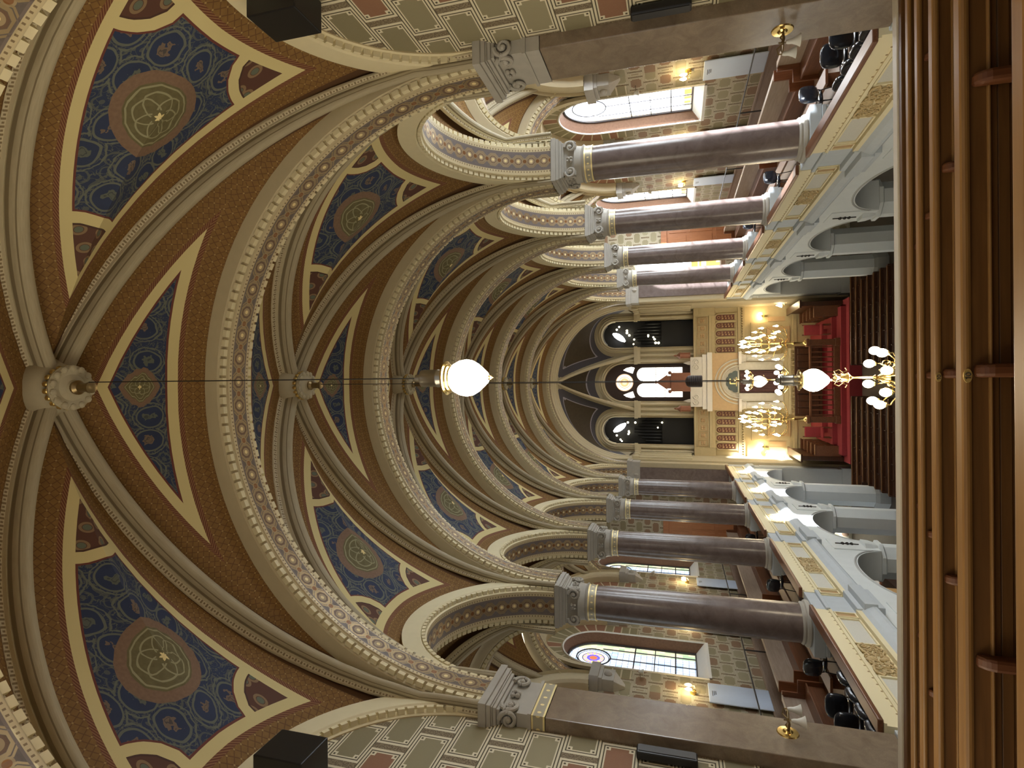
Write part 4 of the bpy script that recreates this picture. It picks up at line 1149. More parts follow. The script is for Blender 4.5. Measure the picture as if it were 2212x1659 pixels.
t = thing('hanging_loudspeaker', (.03, y, -.95), 'black ribbed cylinder hanging on a cable in front of the ark top', 'loudspeaker')
mb = MB(); mb.lathe([(.05, -.36), (.16, -.40), (.215, -.48), (.22, -.60), (.22, -.95), (.2, -.97)], 26, (.03, y - .02, 0)); mb.build('body', 'frame_dark', t, smooth=True, angle=.7)
mb = MB()
for k in range(7): mb.lathe([(.222, -.92 + .065 * k), (.23, -.91 + .065 * k), (.222, -.90 + .065 * k)], 26, (.03, y - .02, 0))
mb.build('rib', 'black_plastic', t, smooth=True)

# the two candle trees on the platform balustrade
def candelabrum(sg, proto=None):
    x, y = (2.15 * sg, 35.3)
    lab = 'tall brass candle tree with pointed flames before the ark, on %s' % SIDE[sg]
    if proto: return copy_tree(proto, (x, y, -7.05), 0, lab)
    t = thing('candelabrum', (x, y, -7.05), lab, 'candelabrum', 'brass candle trees')
    mb = MB(); mb.lathe([(.16, -7.05), (.14, -6.98), (.06, -6.9), (.05, -6.5), (.09, -6.42), (.045, -6.3), (.04, -5.75), (.07, -5.7), (.035, -5.6), (.03, -4.2), (.05, -4.12), (.02, -4.0)], 16, (x, y, 0)); mb.build('standard', 'brass', t, smooth=True)
    def flame(px, py, pz, par, s=1.):
        m = MB(); m.lathe([(.02, pz - .03), (.03, pz), (.062 * s, pz + .035), (.052 * s, pz + .09), (.022, pz + .19), (.004, pz + .27)], 9, (px, py, 0)); m.build('flame_bulb', 'bulb', par, smooth=True)
    tiers = [(1.0, -5.62, 7, -6.0), (.5, -5.45, 4, -5.8), (.9, -4.85, 6, -5.4), (.68, -4.5, 6, -5.1), (.46, -4.15, 5, -4.7), (.25, -3.85, 4, -4.4)]
    for r, z, n, zb in tiers:
        for k in range(n):
            a = 2 * PI * (k + (.5 if r < .6 else 0)) / n; c, s = cos(a), sin(a)
            mb = MB(); mb.tube([(x + q * c, y + q * s * .8, zz) for q, zz in ((.03, zb), (r * .4, zb - .08), (r * .8, zb + .02), (r, z - .2), (r, z - .03))], .013, 6); mb.lathe([(.01, z - .06), (.05, z - .03), (.02, z - .02)], 9, (x + r * c, y + r * s * .8, 0))
            arm = mb.build('arm', 'brass', t, smooth=True); flame(x + r * c, y + r * s * .8, z, arm)
    flame(x, y, -3.74, t, 1.1)
    for k in range(4):
        a = PI / 4 + k * PI / 2
        mb = MB(); zz = -4.0 + .0 * k; mb.tube([(x, y, -4.2), (x + .16 * cos(a), y + .12 * sin(a), -4.1), (x + .16 * cos(a), y + .12 * sin(a), -3.95)], .011, 5); arm = mb.build('arm', 'brass', t); flame(x + .16 * cos(a), y + .12 * sin(a), -3.92, arm, .9)
    return t
c1 = candelabrum(1); candelabrum(-1, c1)
# ------------------------------------------------------------------ chancel, ark wall and platform
YW = 40.
for sg in (1, -1):      # side walls of the chancel
    b = lambda a0, a1: (min(a0 * sg, a1 * sg), max(a0 * sg, a1 * sg))
    mb = MB(); mb.box(*b(4.85, 6.2), 36.8, YW, -9.6, 8.); o = struct(mb.build('wall_chancel_right' if sg > 0 else 'wall_chancel_left', 'beige_trim'))
    mb = MB()
    for yy in (37.4, 38.5, 39.6): mb.box(*b(4.72, 4.86), yy - .12, yy + .12, -1.0, 2.3); mb.box(*b(4.66, 4.86), yy - .2, yy + .2, 2.3, 2.7)
    mb.build('pilaster_strip', 'beige_light', o, bevel=.03)
ca = arch_sweep([(5.3, 36.8, 0), (5.05, 36.8, 0), (4.98, 36.9, 0), (4.92, 36.95, 0), (4.86, 37.05, 0), (4.80, 37.1, 0), (4.80, 37.35, 0), (4.72, 37.4, 0), (4.72, 37.6, 0)], 60, lambda a, r, w: (r * cos(a), w, SPRING - .05 + r * sin(a)), None).build(trim_name(), 'beige_light', smooth=True, angle=.35); struct(ca)
# back wall with three tall arches
mb = MB(); zb = -1.3
def col(x0, x1, z0, z1): mb.box(x0, x1, YW, YW + .5, z0, z1)
OPEN = [(-3.31, .90, 4.02), (0., 1.28, 3.50), (3.31, .90, 4.02)]
edges = [-4.9, -4.21, -2.41, -1.28, 1.28, 2.41, 4.21, 4.9]
for a, b in ((-4.9, -4.21), (-2.41, -1.28), (1.28, 2.41), (4.21, 4.9)): col(a, b, zb, 8.)
for cx, r, zs in OPEN:
    A = arc(cx, zs, r, 0, PI, 24)
    for i in range(24):
        (a0, b0), (a1, b1) = A[i], A[i + 1]
        mb.add([(a0, YW, b0), (a1, YW, b1), (a1, YW, 8.), (a0, YW, 8.)], [(0, 1, 2, 3)])
    mb.strip([[(a, YW, b) for a, b in [(cx + r, zb)] + A + [(cx - r, zb)]], [(a, YW + .5, b) for a, b in [(cx + r, zb)] + A + [(cx - r, zb)]]])
ew = struct(mb.build('wall_ark', 'beige_trim', smooth=True, angle=.4))
for cx, r, zs in OPEN:
    mo = MB()
    for rr, ww in ((r + .06, .06), (r + .2, .09), (r + .33, .05)):
        mo.tube([(a, YW - .04, b) for a, b in [(cx + rr, 2.5)] + arc(cx, zs, rr, 0, PI, 26) + [(cx - rr, 2.5)]], ww, 7)
    mo.build('arch_moulding', 'beige_light', ew, smooth=True)
for cx in (-1.85, 1.85, -4.55, 4.55):
    mo = MB()
    for dx in ((-.36, 0, .36) if abs(cx) < 3 else (-.14, .14)): mo.lathe([(.11, -1.2), (.10, 2.3)], 12, (cx + dx, YW - .06, 0))
    h = .56 if abs(cx) < 3 else .34
    mo.box(cx - h, cx + h, YW - .26, YW, 2.3, 2.5); mo.box(cx - h - .05, cx + h + .05, YW - .32, YW, 2.5, 2.72); mo.build('shaft', 'beige_light', ew, smooth=True, angle=.5)
# organ lofts behind the outer arches
def organ(sg):
    cx = 3.31 * sg
    t = thing('organ', (cx, 41.2, -1.3), 'black organ case with grey pipes in the tall dark arch, on %s' % SIDE[sg], 'organ', 'organ cases in the dark arches')
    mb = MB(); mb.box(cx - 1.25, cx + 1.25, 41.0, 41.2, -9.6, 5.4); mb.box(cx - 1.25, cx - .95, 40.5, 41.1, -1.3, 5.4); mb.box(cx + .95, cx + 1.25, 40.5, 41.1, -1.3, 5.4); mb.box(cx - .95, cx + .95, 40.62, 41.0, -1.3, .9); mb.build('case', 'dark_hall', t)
    for k in range(8):
        x = cx - .78 + k * .222; h = 2.9 - .25 * abs(k - 3.5)
        m = MB(); m.lathe([(.02, .9), (.075, 1.1), (.08, h), (.075, h + .02)], 10, (x, 40.85, 0)); m.build('pipe', 'pipe_metal', t, smooth=True)
    m = MB(); m.tube([(cx + .85 * cos(a), 40.55, 4.1 + .78 * sin(a)) for a in [PI * i / 14 for i in range(3, 12)]], .02, 5); m.build('glass_rim', 'nickel', t)
organ(1); organ(-1)
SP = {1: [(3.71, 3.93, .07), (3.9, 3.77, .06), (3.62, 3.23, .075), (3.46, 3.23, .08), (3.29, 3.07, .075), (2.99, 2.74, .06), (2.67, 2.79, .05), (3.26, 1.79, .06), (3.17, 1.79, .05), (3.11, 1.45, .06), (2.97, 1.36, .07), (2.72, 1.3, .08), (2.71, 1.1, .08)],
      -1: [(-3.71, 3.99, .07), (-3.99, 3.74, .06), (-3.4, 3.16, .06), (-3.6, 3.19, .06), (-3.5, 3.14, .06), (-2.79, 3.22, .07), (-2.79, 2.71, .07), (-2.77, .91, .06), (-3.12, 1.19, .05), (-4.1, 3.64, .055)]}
for sg in (1, -1):  # no lamps here: added glowing shapes stand in for reflections in dark glass
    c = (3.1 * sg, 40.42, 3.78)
    t = thing('loft_reflection', c, 'large white curved painted reflection in the head of the dark arch, on %s' % SIDE[sg], 'painted reflection', 'painted reflections in the dark arches')
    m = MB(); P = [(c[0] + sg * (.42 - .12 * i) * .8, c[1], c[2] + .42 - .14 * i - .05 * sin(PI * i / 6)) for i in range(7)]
    m.tube(P, [.06, .16, .2, .2, .18, .13, .05], 10); m.build('lens', 'reflection_glow', t, smooth=True)  # lens: bright window reflection made as a glowing shape
    m = MB(); m.tube([(p[0], p[1] + .16, p[2]) for p in P], .12, 8); m.build('reflection_backing', 'black_plastic', t)
    for n, (x, z, r) in enumerate(SP[sg]):  # small reflections added as glowing spheres
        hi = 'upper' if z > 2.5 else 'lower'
        o = MB().sphere((x, 40.45, z), r, 8).build('loft_glint', 'glint_glow', smooth=True); tag(o, 'small painted glint in the %s part of the dark arch, on %s' % (hi, SIDE[sg]), 'bulb', 'small painted glints in the %s part of the dark arch on %s' % (hi, SIDE[sg]))
# central window: rose, two spandrels, two lancets in a dark plate
wn[0] += 1
w = bpy.data.objects.new('window_%d' % wn[0], None); COL.objects.link(w); w.location = (0, 40.4, -.9); struct(w)
m = MB(); m.box(-1.35, 1.35, 40.40, 40.5, -1.2, 4.9); m.build('frame', 'frame_dark', w)
m = MB(); n = 40; pts = [(.6 * cos(2 * PI * k / n), .6 * sin(2 * PI * k / n)) for k in range(n)]
m.add([(a, 40.38, 3.42 + b) for a, b in pts], [tuple(range(n))], 0, [pts]); m.build('rose_glass', 'rose_glass', w)
for sg in (1, -1):
    c = .545 * sg
    pts = [(c + .47, -.45), (c + .47, 2.1)] + arc(c, 2.1, .47, 0, PI, 16)[1:-1] + [(c - .47, 2.1), (c - .47, -.45)]
    m = MB(); m.add([(a, 40.38, b) for a, b in pts], [tuple(range(len(pts)))], 0, [pts]); m.build('lancet_glass', 'ark_window_glass', w)
    pts = [(.62 * sg, 2.86), (1.02 * sg, 2.72), (1.08 * sg, 2.95), (1.0 * sg, 3.3), (.86 * sg, 3.5), (.74 * sg, 3.2)]
    m = MB(); m.add([(a, 40.38, b) for a, b in pts], [tuple(range(6))], 0, [pts]); m.build('spandrel_glass', 'ark_window_glass', w)
m = MB()
for x in (-.545, 0.03, .545): m.box(x - .012, x + .012, 40.34, 40.38, -.45, 2.5)
for z in (.1, .7, 1.3): m.box(-1.02, 1.02, 40.34, 40.37, z - .015, z + .015)
m.build('glazing_bar', 'end_tan', w)
# painted apse vault: three conical cells with ribs
APX = Vector((0, 37.45, 7.66))
def cell(A, B, bul, name):
    """ruled, slightly domed cell from the wall arch A to the curve B"""
    mb = MB(); T, AA = [], []; n = len(A) - 1; m = 16
    for i in range(n + 1):
        u = i / n
        for k in range(m + 1):
            s = k / m; q = Vector(A[i]).lerp(Vector(B[i]), s) + Vector(bul(u)) * (4 * s * (1 - s)); mb.v.append(tuple(q))
            wdt = (Vector(A[0]).lerp(Vector(B[0]), s) - Vector(A[n]).lerp(Vector(B[n]), s)).length
            AA.append(min(min(u, 1 - u) * wdt * .8, s * 1.9, (1.0 - s) * 1.9)); T.append(u)
    for i in range(n):
        for k in range(m):
            a = i * (m + 1) + k; mb.f.append((a, a + m + 1, a + m + 2, a + 1)); mb.mi.append(0)
    mb.at = {'ta': T, 'aa': AA}
    return struct(mb.build(name, 'apse_paint', smooth=True))
def wallarc(x0, x1, zs, top):
    cx, r = (x0 + x1) / 2, (x1 - x0) / 2
    return [(x0, YW - .1, 2.7)] + [(a, YW - .1, zs + (b - zs) * (top - zs) / r) for a, b in arc(cx, zs, r, PI, 0, 26)] + [(x1, YW - .1, 2.7)]
A = wallarc(-1.85, 1.85, 3.45, 5.25); cell(A, [tuple(APX)] * len(A), lambda u: (0, .06, .56), 'ceiling_apse')
for sg in (1, -1):
    A = [(p[0] * sg, p[1], p[2]) for p in wallarc(1.85, 4.75, 4.0, 5.35)]; n = len(A) - 1
    B = [(4.75 * sg * sin(PI / 2 * (i / n) ** .85), 37.45, 2.88 + 4.78 * cos(PI / 2 * (i / n) ** .85)) for i in range(n + 1)]
    cell(A, B, lambda u: (0, .06 * (1 - u), .56 * (1 - u) + .15 * u), 'ceiling_apse')
    ribp = [Vector((1.85 * sg, YW - .1, 2.7)).lerp(APX, s) + Vector((0, .06, .56)) * (4 * s * (1 - s)) for s in [i / 24 for i in range(25)]]
    o = MB().tube(ribp, [.13 - .05 * i / 24 for i in range(25)], 8).build(trim_name(), 'beige_light', smooth=True); struct(o)

# ------------------------------------------------------------------ lower wall: gallery front, small arched panels, niches
mb = MB(); mb.box(-4.9, 4.9, 39.75, 40.4, -9.6, -2.2); o = struct(mb.build('wall_ark_lower', 'end_stone'))
mb = MB(); mb.box(-4.9, 4.9, 39.62, 39.8, -4.12, -3.92); mb.box(-4.9, 4.9, 39.55, 39.8, -4.32, -4.2); mb.box(-4.9, 4.9, 39.66, 39.8, -4.2, -4.12)
for k in range(60):
    x = -4.8 + k * 9.6 / 59; mb.box(x - .04, x + .04, 39.5, 39.66, -4.2, -4.12)
mb.box(-4.9, 4.9, 39.68, 39.8, -7.42, -7.2); mb.build('string_course', 'end_stone', o, bevel=.01)
t = thing('organ_parapet', (0, 39.6, -2.3), 'yellow stone parapet with square carved panels below the organ arches', 'parapet')
mb = MB(); mb.box(-4.88, 4.88, 39.5, 39.9, -2.12, -1.3); mb.box(-4.88, 4.88, 39.4, 39.95, -1.3, -1.16); mb.box(-4.88, 4.88, 39.42, 39.95, -2.3, -2.12); mb.box(-4.88, 4.88, 39.55, 39.9, -2.5, -2.3); mb.build('body', 'end_stone', t, bevel=.02)
for sg in (1, -1):
    for k in range(5):
        x = sg * (4.02 - .5 * k)
        q = MB(); z0, z1, h = -2.02, -1.42, .2
        for a in ((x - h, x + h, z0, z0 + .04), (x - h, x + h, z1 - .04, z1), (x - h, x - h + .03, z0, z1), (x + h - .03, x + h, z0, z1)): q.box(a[0], a[1], 39.45, 39.5, a[2], a[3])
        for j in range(4): q.sphere((x + .08 * cos(PI / 4 + j * PI / 2), 39.49, -1.72 + .1 * sin(PI / 4 + j * PI / 2)), .075, 6, sc=(1, .4, 1))
        q.build('carved_panel', 'end_tan', t)
    q = MB(); x = 4.6 * sg; q.box(x - .27, x + .27, 39.36, 39.95, -2.5, -1.16); q.box(x - .16, x + .16, 39.34, 39.37, -1.62, -1.5); q.build('end_block', 'end_stone', t, bevel=.02)
def niche(x, z0, z1, w, label, name, group, mat='end_red'):
    t = thing(name, (x, 39.72, z0), label, 'wall panel', group)
    pts = [(x + w, z0), (x + w, z1 - w)] + arc(x, z1 - w, w, 0, PI, 12)[1:-1] + [(x - w, z1 - w), (x - w, z0)]
    m = MB(); m.prism(pts, lambda a, b, d: (a, d, b), 39.70, 39.76); m.build('panel', mat, t)
    m = MB(); m.tube([(a, 39.70, b) for a, b in [(x + w + .07, z0 - .1), (x + w + .07, z1 - w)] + arc(x, z1 - w, w + .07, 0, PI, 14)[1:-1] + [(x - w - .07, z1 - w), (x - w - .07, z0 - .1)]], .045, 6); m.box(x - w - .12, x + w + .12, 39.66, 39.76, z0 - .16, z0 - .08); m.build('frame', 'end_stone', t, smooth=True, angle=.5)
    m = MB(); m.tube([(x + .5 * w * cos(a), 39.69, z1 - w * 1.05 + .5 * w * sin(a)) for a in [2 * PI * i / 12 for i in range(12)]], .02, 5, closed=True)
    for j in range(4):
        zz = z0 + (z1 - z0) * (.08 + .17 * j); m.box(x - w * .7, x - w * .15, 39.68, 39.70, zz, zz + .08); m.box(x + w * .1, x + w * .7, 39.68, 39.70, zz + .05, zz + .11)
    m.box(x - w, x + w, 39.68, 39.7, z0 + (z1 - z0) * .66, z0 + (z1 - z0) * .68)
    m.build('ornament', 'end_tan', t)
for sg in (1, -1):
    for k in range(5):
        niche(sg * (4.22 - .53 * k), -3.72, -2.58, .165, '%s dark red arched panel counted from the chancel corner, on %s' % (ORD[k], SIDE[sg]), 'arched_panel', 'arched panels above the ark platform')
    b = lambda a0, a1: (min(a0 * sg, a1 * sg), max(a0 * sg, a1 * sg))
    t = thing('wall_niche', (2.9 * sg, 39.7, -7.2), 'tall yellow niche with a round-headed blind arch beside the ark, on %s' % SIDE[sg], 'niche', 'niches beside the ark')
    m = MB(); m.box(*b(2.3, 3.75), 39.58, 39.76, -5.6, -4.75); m.tube([(2.95 * sg + a, 39.57, b_) for a, b_ in arc(0, -5.55, .5, 0, PI, 16)], .05, 6); m.tube([(2.95 * sg + a, 39.57, b_) for a, b_ in arc(0, -5.55, .33, 0, PI, 16)], .035, 6); m.box(*b(2.25, 3.8), 39.54, 39.76, -4.80, -4.7); m.build('arched_head', 'end_stone', t, smooth=True, angle=.5)
    m = MB(); m.box(*b(2.45, 3.5), 39.62, 39.76, -7.0, -5.65); m.build('frame', 'end_tan', t)
    m = MB(); m.box(*b(2.65, 3.3), 39.58, 39.64, -6.85, -5.85); m.build('inset', 'end_stone', t, bevel=.02)
    m = MB(); m.box(*b(3.85, 4.15), 39.70, 39.76, -6.75, -5.75); m.build('side_slot', 'end_tan', t)
    # lit lamp on the lower wall
    x, y, z = 4.2 * sg, 39.7, -5.35
    t = thing('wall_sconce', (x, y, z), 'pair of glowing bulbs on the yellow ark wall, on %s' % SIDE[sg], 'wall lamp', 'bulb pairs on the ark wall')
    MB().box(x - .06, x + .06, y - .06, y + .02, z - .35, z + .05).build('back_plate', 'brass', t)
    for s in (-1, 1):
        a = MB().tube([(x, y - .05, z - .15), (x + s * .12, y - .16, z - .12), (x + s * .13, y - .18, z)], .014, 5).build('arm', 'brass', t); m = MB(); m.sphere((x + s * .13, y - .18, z + .1), .10, 8, sc=(1, 1, 1.3)); m.build('bulb', 'sconce_bulb', a, smooth=True)
    x, y, z = 4.72 * sg, 38.6, -6.4
    t = thing('wall_sconce', (x, y, z), 'single pointed white lamp by the choir stalls, on %s' % SIDE[sg], 'wall lamp', 'pointed lamps by the choir stalls')
    MB().tube([(x + .14 * sg, y, z - .1), (x, y, z - .12), (x, y, z)], .02, 6).build('arm', 'brass', t)
    m = MB(); m.lathe([(.03, z), (.14, z + .02), (.12, z + .1), (.05, z + .26), (.01, z + .36)], 12, (x, y, 0)); m.build('shade', 'bulb', t, smooth=True)

# ------------------------------------------------------------------ the ark
t = thing('torah_ark', (0, 39.4, -9.0), 'tall marble ark with columns, round arch, tablets and a plum curtain', 'ark')
m = MB(); m.box(-1.62, 1.62, 39.0, 39.8, -1.68, -.95); m.box(-1.9, 1.9, 38.85, 39.8, -2.28, -1.98); m.box(-1.78, 1.78, 38.95, 39.8, -1.98, -1.68)
for sg in (1, -1):
    for c in (.95, 1.3):
        P, R = spiral((c * sg, 38.98, -1.3), (sg, 0, 0), (0, 0, 1), .2, 1.3, .04, 18); m.tube(P, R, 6)
m.build('attic', 'ark_white', t, smooth=True, angle=.4)
m = MB(); A = arc(0, -3.9, .95, 0, PI, 24)
for i in range(24):
    (a0, b0), (a1, b1) = A[i], A[i + 1]; m.add([(a0, 39.1, b0), (a1, 39.1, b1), (a1, 39.1, -2.28), (a0, 39.1, -2.28)], [(0, 1, 2, 3)])
m.box(-1.85, -.95, 39.1, 39.8, -3.9, -2.28); m.box(.95, 1.85, 39.1, 39.8, -3.9, -2.28); m.build('arch_panel', 'end_tan', t)
m = MB()
for rr, ww in ((1.02, .06), (1.2, .07), (1.42, .05)): m.tube([(a, 39.08, b) for a, b in arc(0, -3.9, rr, 0, PI, 30)], ww, 6)
m.build('archivolt', 'ark_marble', t, smooth=True)
m = MB(); m.box(-1., 1., 39.35, 39.8, -3.95, -2.5); m.build('tympanum', 'ark_marble', t)
m = MB(); pts = []
for i in range(73):
    a = PI * i / 72; r = .66 + .06 * abs(sin(6 * a)); pts.append((r * cos(a), -3.85 + r * sin(a)))
m.prism(pts, lambda a, b, d: (a, d, b), 39.24, 39.35); m.build('tablet', 'tablet_green', t)
m = MB(); m.box(-.16, -.10, 39.21, 39.24, -3.72, -3.36); m.box(-.16, .2, 39.21, 39.24, -3.42, -3.36); m.box(.04, .09, 39.21, 39.24, -3.6, -3.3); m.box(-.30, .30, 39.21, 39.24, -3.78, -3.75); m.build('gilt_letters', 'gold', t)
for sg in (1, -1):
    x = 1.5 * sg
    m = MB(); m.lathe([(.27, -6.5), (.25, -6.4), (.22, -6.35), (.21, -4.35)], 22, (x, 38.95, 0)); m.build('column', 'ark_marble', t, smooth=True)
    m = MB(); m.lathe([(.22, -4.35), (.26, -4.3), (.22, -4.25), (.34, -4.02)], 16, (x, 38.95, 0)); m.box(x - .4, x + .4, 38.6, 39.4, -4.02, -3.86); m.build('capital', 'ark_white', t, smooth=True, angle=.5)
    m = MB(); m.box(min(.74 * sg, 1.25 * sg), max(.74 * sg, 1.25 * sg), 39.1, 39.8, -6.5, -3.9); m.build('jamb', 'ark_marble', t)
    m = MB(); m.lathe([(.2, -.95), (.2, -.35), (.25, -.30), (.2, -.25), (.05, -.08), (.08, -.02), (.01, .12)], 8, (1.75 * sg, 39.2, 0), ph=PI / 8); m.build('corner_turret', 'finial_red', t)
    m = MB(); m.lathe([(.14, -.95), (.12, -.8), (.05, -.62), (.01, -.5)], 10, (1.25 * sg, 39.2, 0)); m.build('urn', 'ark_white', t, smooth=True)
m = MB(); rows = []
for k in range(41):
    x = -.72 + 1.44 * k / 40; rows.append([(x, 39.3 + .03 * sin(k * 1.6), z) for z in (-6.45, -5.2, -4.0)])
m.strip(rows); m.build('curtain', 'curtain_plum', t, smooth=True)
m = MB(); m.box(-.62, .62, 39.0, 39.6, -.95, .30); m.box(-.42, .42, 39.05, 39.5, .30, .52); m.prism([(-.5, .52), (.5, .52), (.0, 1.25)], lambda a, b, d: (a, d, b), 39.05, 39.5); m.sphere((0, 39.2, 1.25), .1, 8)
for sg in (1, -1): m.sphere((.62 * sg, 39.2, .36), .12, 8)
m.build('crown_gable', 'finial_red', t, bevel=.02)
m = MB(); m.box(-2.0, 2.0, 38.5, 39.8, -7.0, -6.5); m.box(-2.1, 2.1, 38.4, 39.8, -8.5, -7.0); m.build('base', 'end_stone', t, bevel=.02)
# pale balustrade in front of the ark
t = thing('ark_balustrade', (0, 37.9, -8.5), 'pale stone balustrade with small arches in front of the ark', 'balustrade')
m = MB(); m.box(-2.0, 2.0, 37.8, 38.0, -6.75, -6.62); m.box(-2.0, 2.0, 37.8, 38.0, -8.5, -7.35); m.build('rail', 'end_stone', t, bevel=.02)
for k in range(17):
    x = -1.9 + 3.8 * k / 16; m = MB(); m.lathe([(.05, -7.36), (.07, -7.25), (.035, -7.05), (.04, -6.85), (.07, -6.75)], 8, (x, 37.9, 0)); m.build('baluster', 'end_stone', t, smooth=True)
# red platform and the wooden reading-desk balustrade with posts
sb('floor_platform', 'red_carpet', (-4.5, 4.5, 34.45, 39.8, -9.6, -9.0), (-4.1, 4.1, 35.0, 39.8, -9.0, -8.75), (-3.6, 3.6, 35.9, 39.8, -8.75, -8.5), (-3.0, 3.0, 36.9, 39.8, -8.5, -8.2))
t = thing('reading_desk', (0, 35.35, -8.75), 'dark carved wooden balustrade and desk on the red platform under the candle trees', 'reading desk')
for sg in (1, -1):
    x = 2.15 * sg; m = MB(); m.box(x - .17, x + .17, 35.15, 35.5, -8.75, -7.2); m.box(x - .22, x + .22, 35.1, 35.55, -7.2, -7.05); m.box(x - .22, x + .22, 35.1, 35.55, -8.75, -8.5); m.build('post', 'gallery_wood', t, bevel=.02)
    b = lambda a0, a1: (min(a0 * sg, a1 * sg), max(a0 * sg, a1 * sg))
    MB().box(*b(.35, 2.0), 35.22, 35.42, -7.32, -7.22).build('rail', 'gallery_wood', t, bevel=.015); MB().box(*b(.35, 2.0), 35.22, 35.42, -8.75, -8.45).build('plinth', 'gallery_wood', t, bevel=.015)
    for k in range(6):
        xx = sg * (.5 + .28 * k); m = MB(); m.box(xx - .035, xx + .035, 35.26, 35.38, -8.45, -7.32); m.build('baluster', 'gallery_wood', t, bevel=.01)
    for k in range(4):
        m = MB(); m.box(*b(.4 + .4 * k, .72 + .4 * k), 36.7, 36.78, -8.0, -6.9); m.build('desk_panel', 'dark_wood', t, bevel=.02)
    m = MB(); m.box(*b(.3, 2.05), 36.76, 36.9, -8.2, -6.75); m.build('desk_front', 'dark_wood', t)
# choir stalls beside the platform
for sg in (1, -1):
    b = lambda a0, a1: (min(a0 * sg, a1 * sg), max(a0 * sg, a1 * sg))
    t = thing('choir_stall', (4.1 * sg, 37.4, -8.75), 'dark carved wooden stall along the platform edge, on %s' % SIDE[sg], 'stall', 'dark wooden stalls')
    m = MB(); m.box(*b(4.25, 4.5), 35.6, 39.6, -9.0, -6.9); m.box(*b(4.15, 4.6), 35.55, 39.6, -6.9, -6.8); m.build('backrest', 'dark_wood', t, bevel=.02)
    m = MB(); m.box(*b(3.7, 4.25), 35.7, 39.5, -8.3, -8.2); m.build('seat', 'dark_wood', t, bevel=.01)
    for k in range(5):
        yy = 35.7 + .95 * k; m = MB(); m.box(*b(3.65, 4.25), yy - .04, yy + .04, -8.9, -7.6); m.box(*b(3.6, 4.25), yy - .06, yy + .06, -7.6, -7.54); m.build('armrest', 'gallery_wood', t, bevel=.01)
    t = thing('choir_chair', (2.95 * sg, 36.2, -8.5), 'red upholstered high chair on the platform steps, on %s' % SIDE[sg], 'chair', 'red chairs on the platform')
    x = 2.95 * sg
    m = MB(); m.box(x - .3, x + .3, 36.5, 36.58, -8.1, -7.2); m.build('backrest', 'red_carpet', t, bevel=.03)
    m = MB(); m.box(x - .3, x + .3, 36.05, 36.5, -8.12, -8.02); m.build('seat', 'red_carpet', t, bevel=.03)
    for sx in (-1, 1):
        for yy in (36.1, 36.54): MB().box(x + sx * .28 - .03, x + sx * .28 + .03, yy - .03, yy + .03, -8.5, -8.08 if yy < 36.3 else -7.1).build('leg', 'gallery_wood', t)
# bookcases glimpsed through the arches under the galleries
t = thing('bookcase', (-7.4, 22.3, -9.6), 'dark bookcase seen through the arch under the gallery, on %s' % SIDE[-1], 'bookcase')
m = MB(); m.box(-7.9, -7.1, 20.6, 24., -9.6, -7.2); m.build('body', 'dark_wood', t)
for i, (y0, z0, yy) in enumerate(((22.1, -7.2, 'upper one of two tan boxes on the bookcase'), (21.5, -7.2, 'lower one of two tan boxes on the bookcase'))):
    o = thing('cardboard_box', (-7.35, y0, z0), yy + ', on ' + SIDE[-1], 'box', 'tan boxes on the bookcase')
    m = MB(); m.box(-7.6, -7.12, y0 - .25, y0 + .22, z0, z0 + (.52 if i == 0 else .35)); m.build('body', 'cardboard', o)
    m = MB(); m.box(-7.62, -7.1, y0 - .27, y0 + .24, z0 + (.52 if i == 0 else .35), z0 + (.55 if i == 0 else .38)); m.build('lid', 'cardboard', o)
SUN_E = 34.; SUN_D = (-1., .69, -.47); LAMP_K = 1.9; WORLD_C = (1., .95, .86); WORLD_E = .36; EXPOSURE = 0.
# ------------------------------------------------------------------ light and camera
def light(name, kind, loc, energy, color=(1, 1, 1), **k):
    d = bpy.data.lights.new(name, kind); d.energy = energy; d.color = color
    for a, b in k.items(): setattr(d, a, b)
    o = bpy.data.objects.new(name, d); COL.objects.link(o); o.location = loc; return o
sun = light('sun', 'SUN', (30, 30, 30), SUN_E, (.93, .97, 1.), angle=.02)
sun.rotation_euler = Vector(SUN_D).to_track_quat('-Z', 'Y').to_euler()
WARM = (1., .83, .58)
for n, loc, e in (('pendant_light', (.075, 6.1, 1.75), 48), ('pendant_light', (.02, 11.6, -2.9), 30), ('chandelier_light', (.06, 11.6, -3.0), 35), ('chandelier_light', (.06, 22.6, -3.1), 45), ('chandelier_light', (.06, 33.6, -3.3), 45), ('candle_light', (2.15, 34.6, -4.6), 40), ('candle_light', (-2.15, 34.6, -4.6), 40)):
    light(n, 'POINT', loc, e * LAMP_K, WARM, shadow_soft_size=.25)
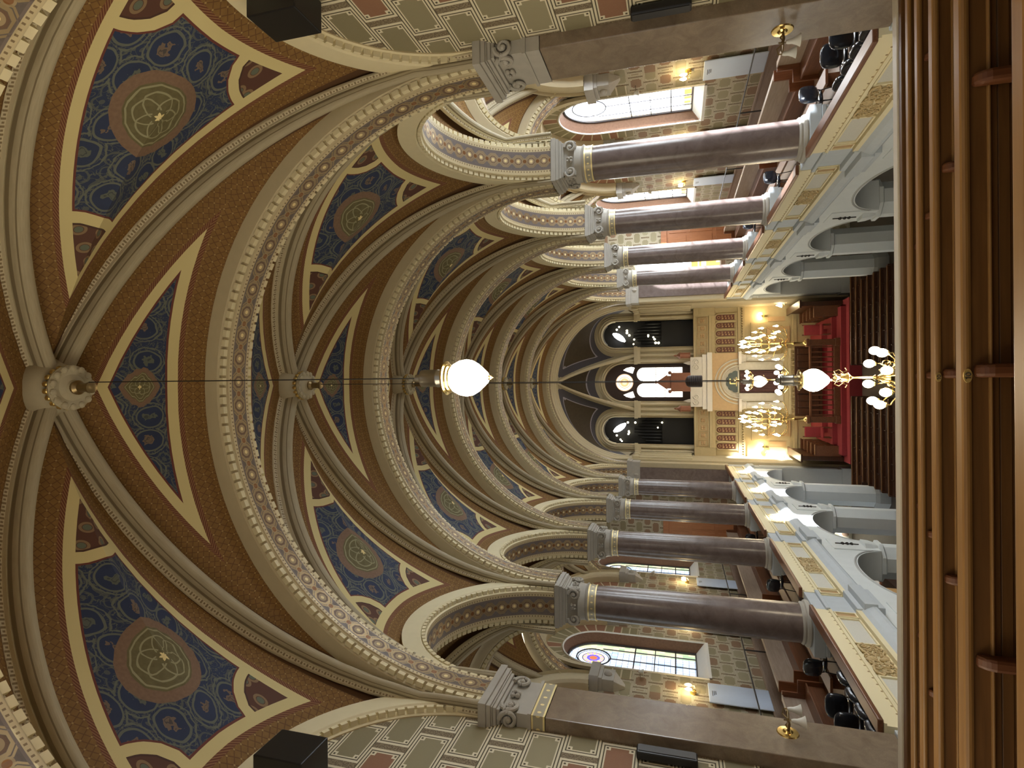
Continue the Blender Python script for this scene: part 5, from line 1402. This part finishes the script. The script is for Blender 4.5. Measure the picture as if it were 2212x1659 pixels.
for sg in (1, -1):
    for k in (1, 2, 3, 4): light('sconce_light', 'POINT', (10.05 * sg, YC[k] + .25, -.3), 14 * LAMP_K, (1., .72, .36), shadow_soft_size=.06)
    light('sconce_light', 'POINT', (4.2 * sg, 39.2, -5.2), 7 * LAMP_K, (1., .72, .36), shadow_soft_size=.1)

w = bpy.data.worlds.new('World'); SC.world = w; w.use_nodes = True
bg = w.node_tree.nodes['Background']; bg.inputs[0].default_value = (*WORLD_C, 1); bg.inputs[1].default_value = WORLD_E

# everything was set out relative to the eye: lift it so that the main floor lies at z = 0
for o in list(SC.objects):
    if o.parent is None: o.location.z += EYE

cam = bpy.data.cameras.new('camera'); co = bpy.data.objects.new('camera', cam); COL.objects.link(co)
cam.sensor_fit = 'HORIZONTAL'; cam.sensor_width = 36.; cam.lens = 1229.7 / 2212 * 36.; cam.clip_start = .05; cam.clip_end = 300
pt, yw, rl = .2797, -.0011, -.0081
fwd = Vector((sin(yw) * cos(pt), cos(yw) * cos(pt), sin(pt)))
right = Vector((cos(yw), -sin(yw), 0)); upv = right.cross(fwd)
# the photograph lies on its side: the picture's +x points down in the room, +y to the room's right
r2 = right * cos(rl) + upv * -sin(rl) * -1; u2 = right * -sin(rl) * 1 + upv * cos(rl)
r2 = right * cos(rl) + upv * sin(rl); u2 = upv * cos(rl) - right * sin(rl)
mx, my, mz = -u2, r2, -fwd
co.matrix_world = Matrix(((mx.x, my.x, mz.x, .0078), (mx.y, my.y, mz.y, 0), (mx.z, my.z, mz.z, EYE), (0, 0, 0, 1)))
SC.camera = co
SC.view_settings.view_transform = 'Standard'; SC.view_settings.look = 'None'; SC.view_settings.gamma = 1.
SC.view_settings.exposure = EXPOSURE; SC.view_settings.use_curve_mapping = False
cy = SC.cycles
cy.max_bounces = 6; cy.diffuse_bounces = 4; cy.glossy_bounces = 3; cy.transparent_max_bounces = 4; cy.transmission_bounces = 2
cy.caustics_reflective = False; cy.caustics_refractive = False; cy.sample_clamp_indirect = 6.
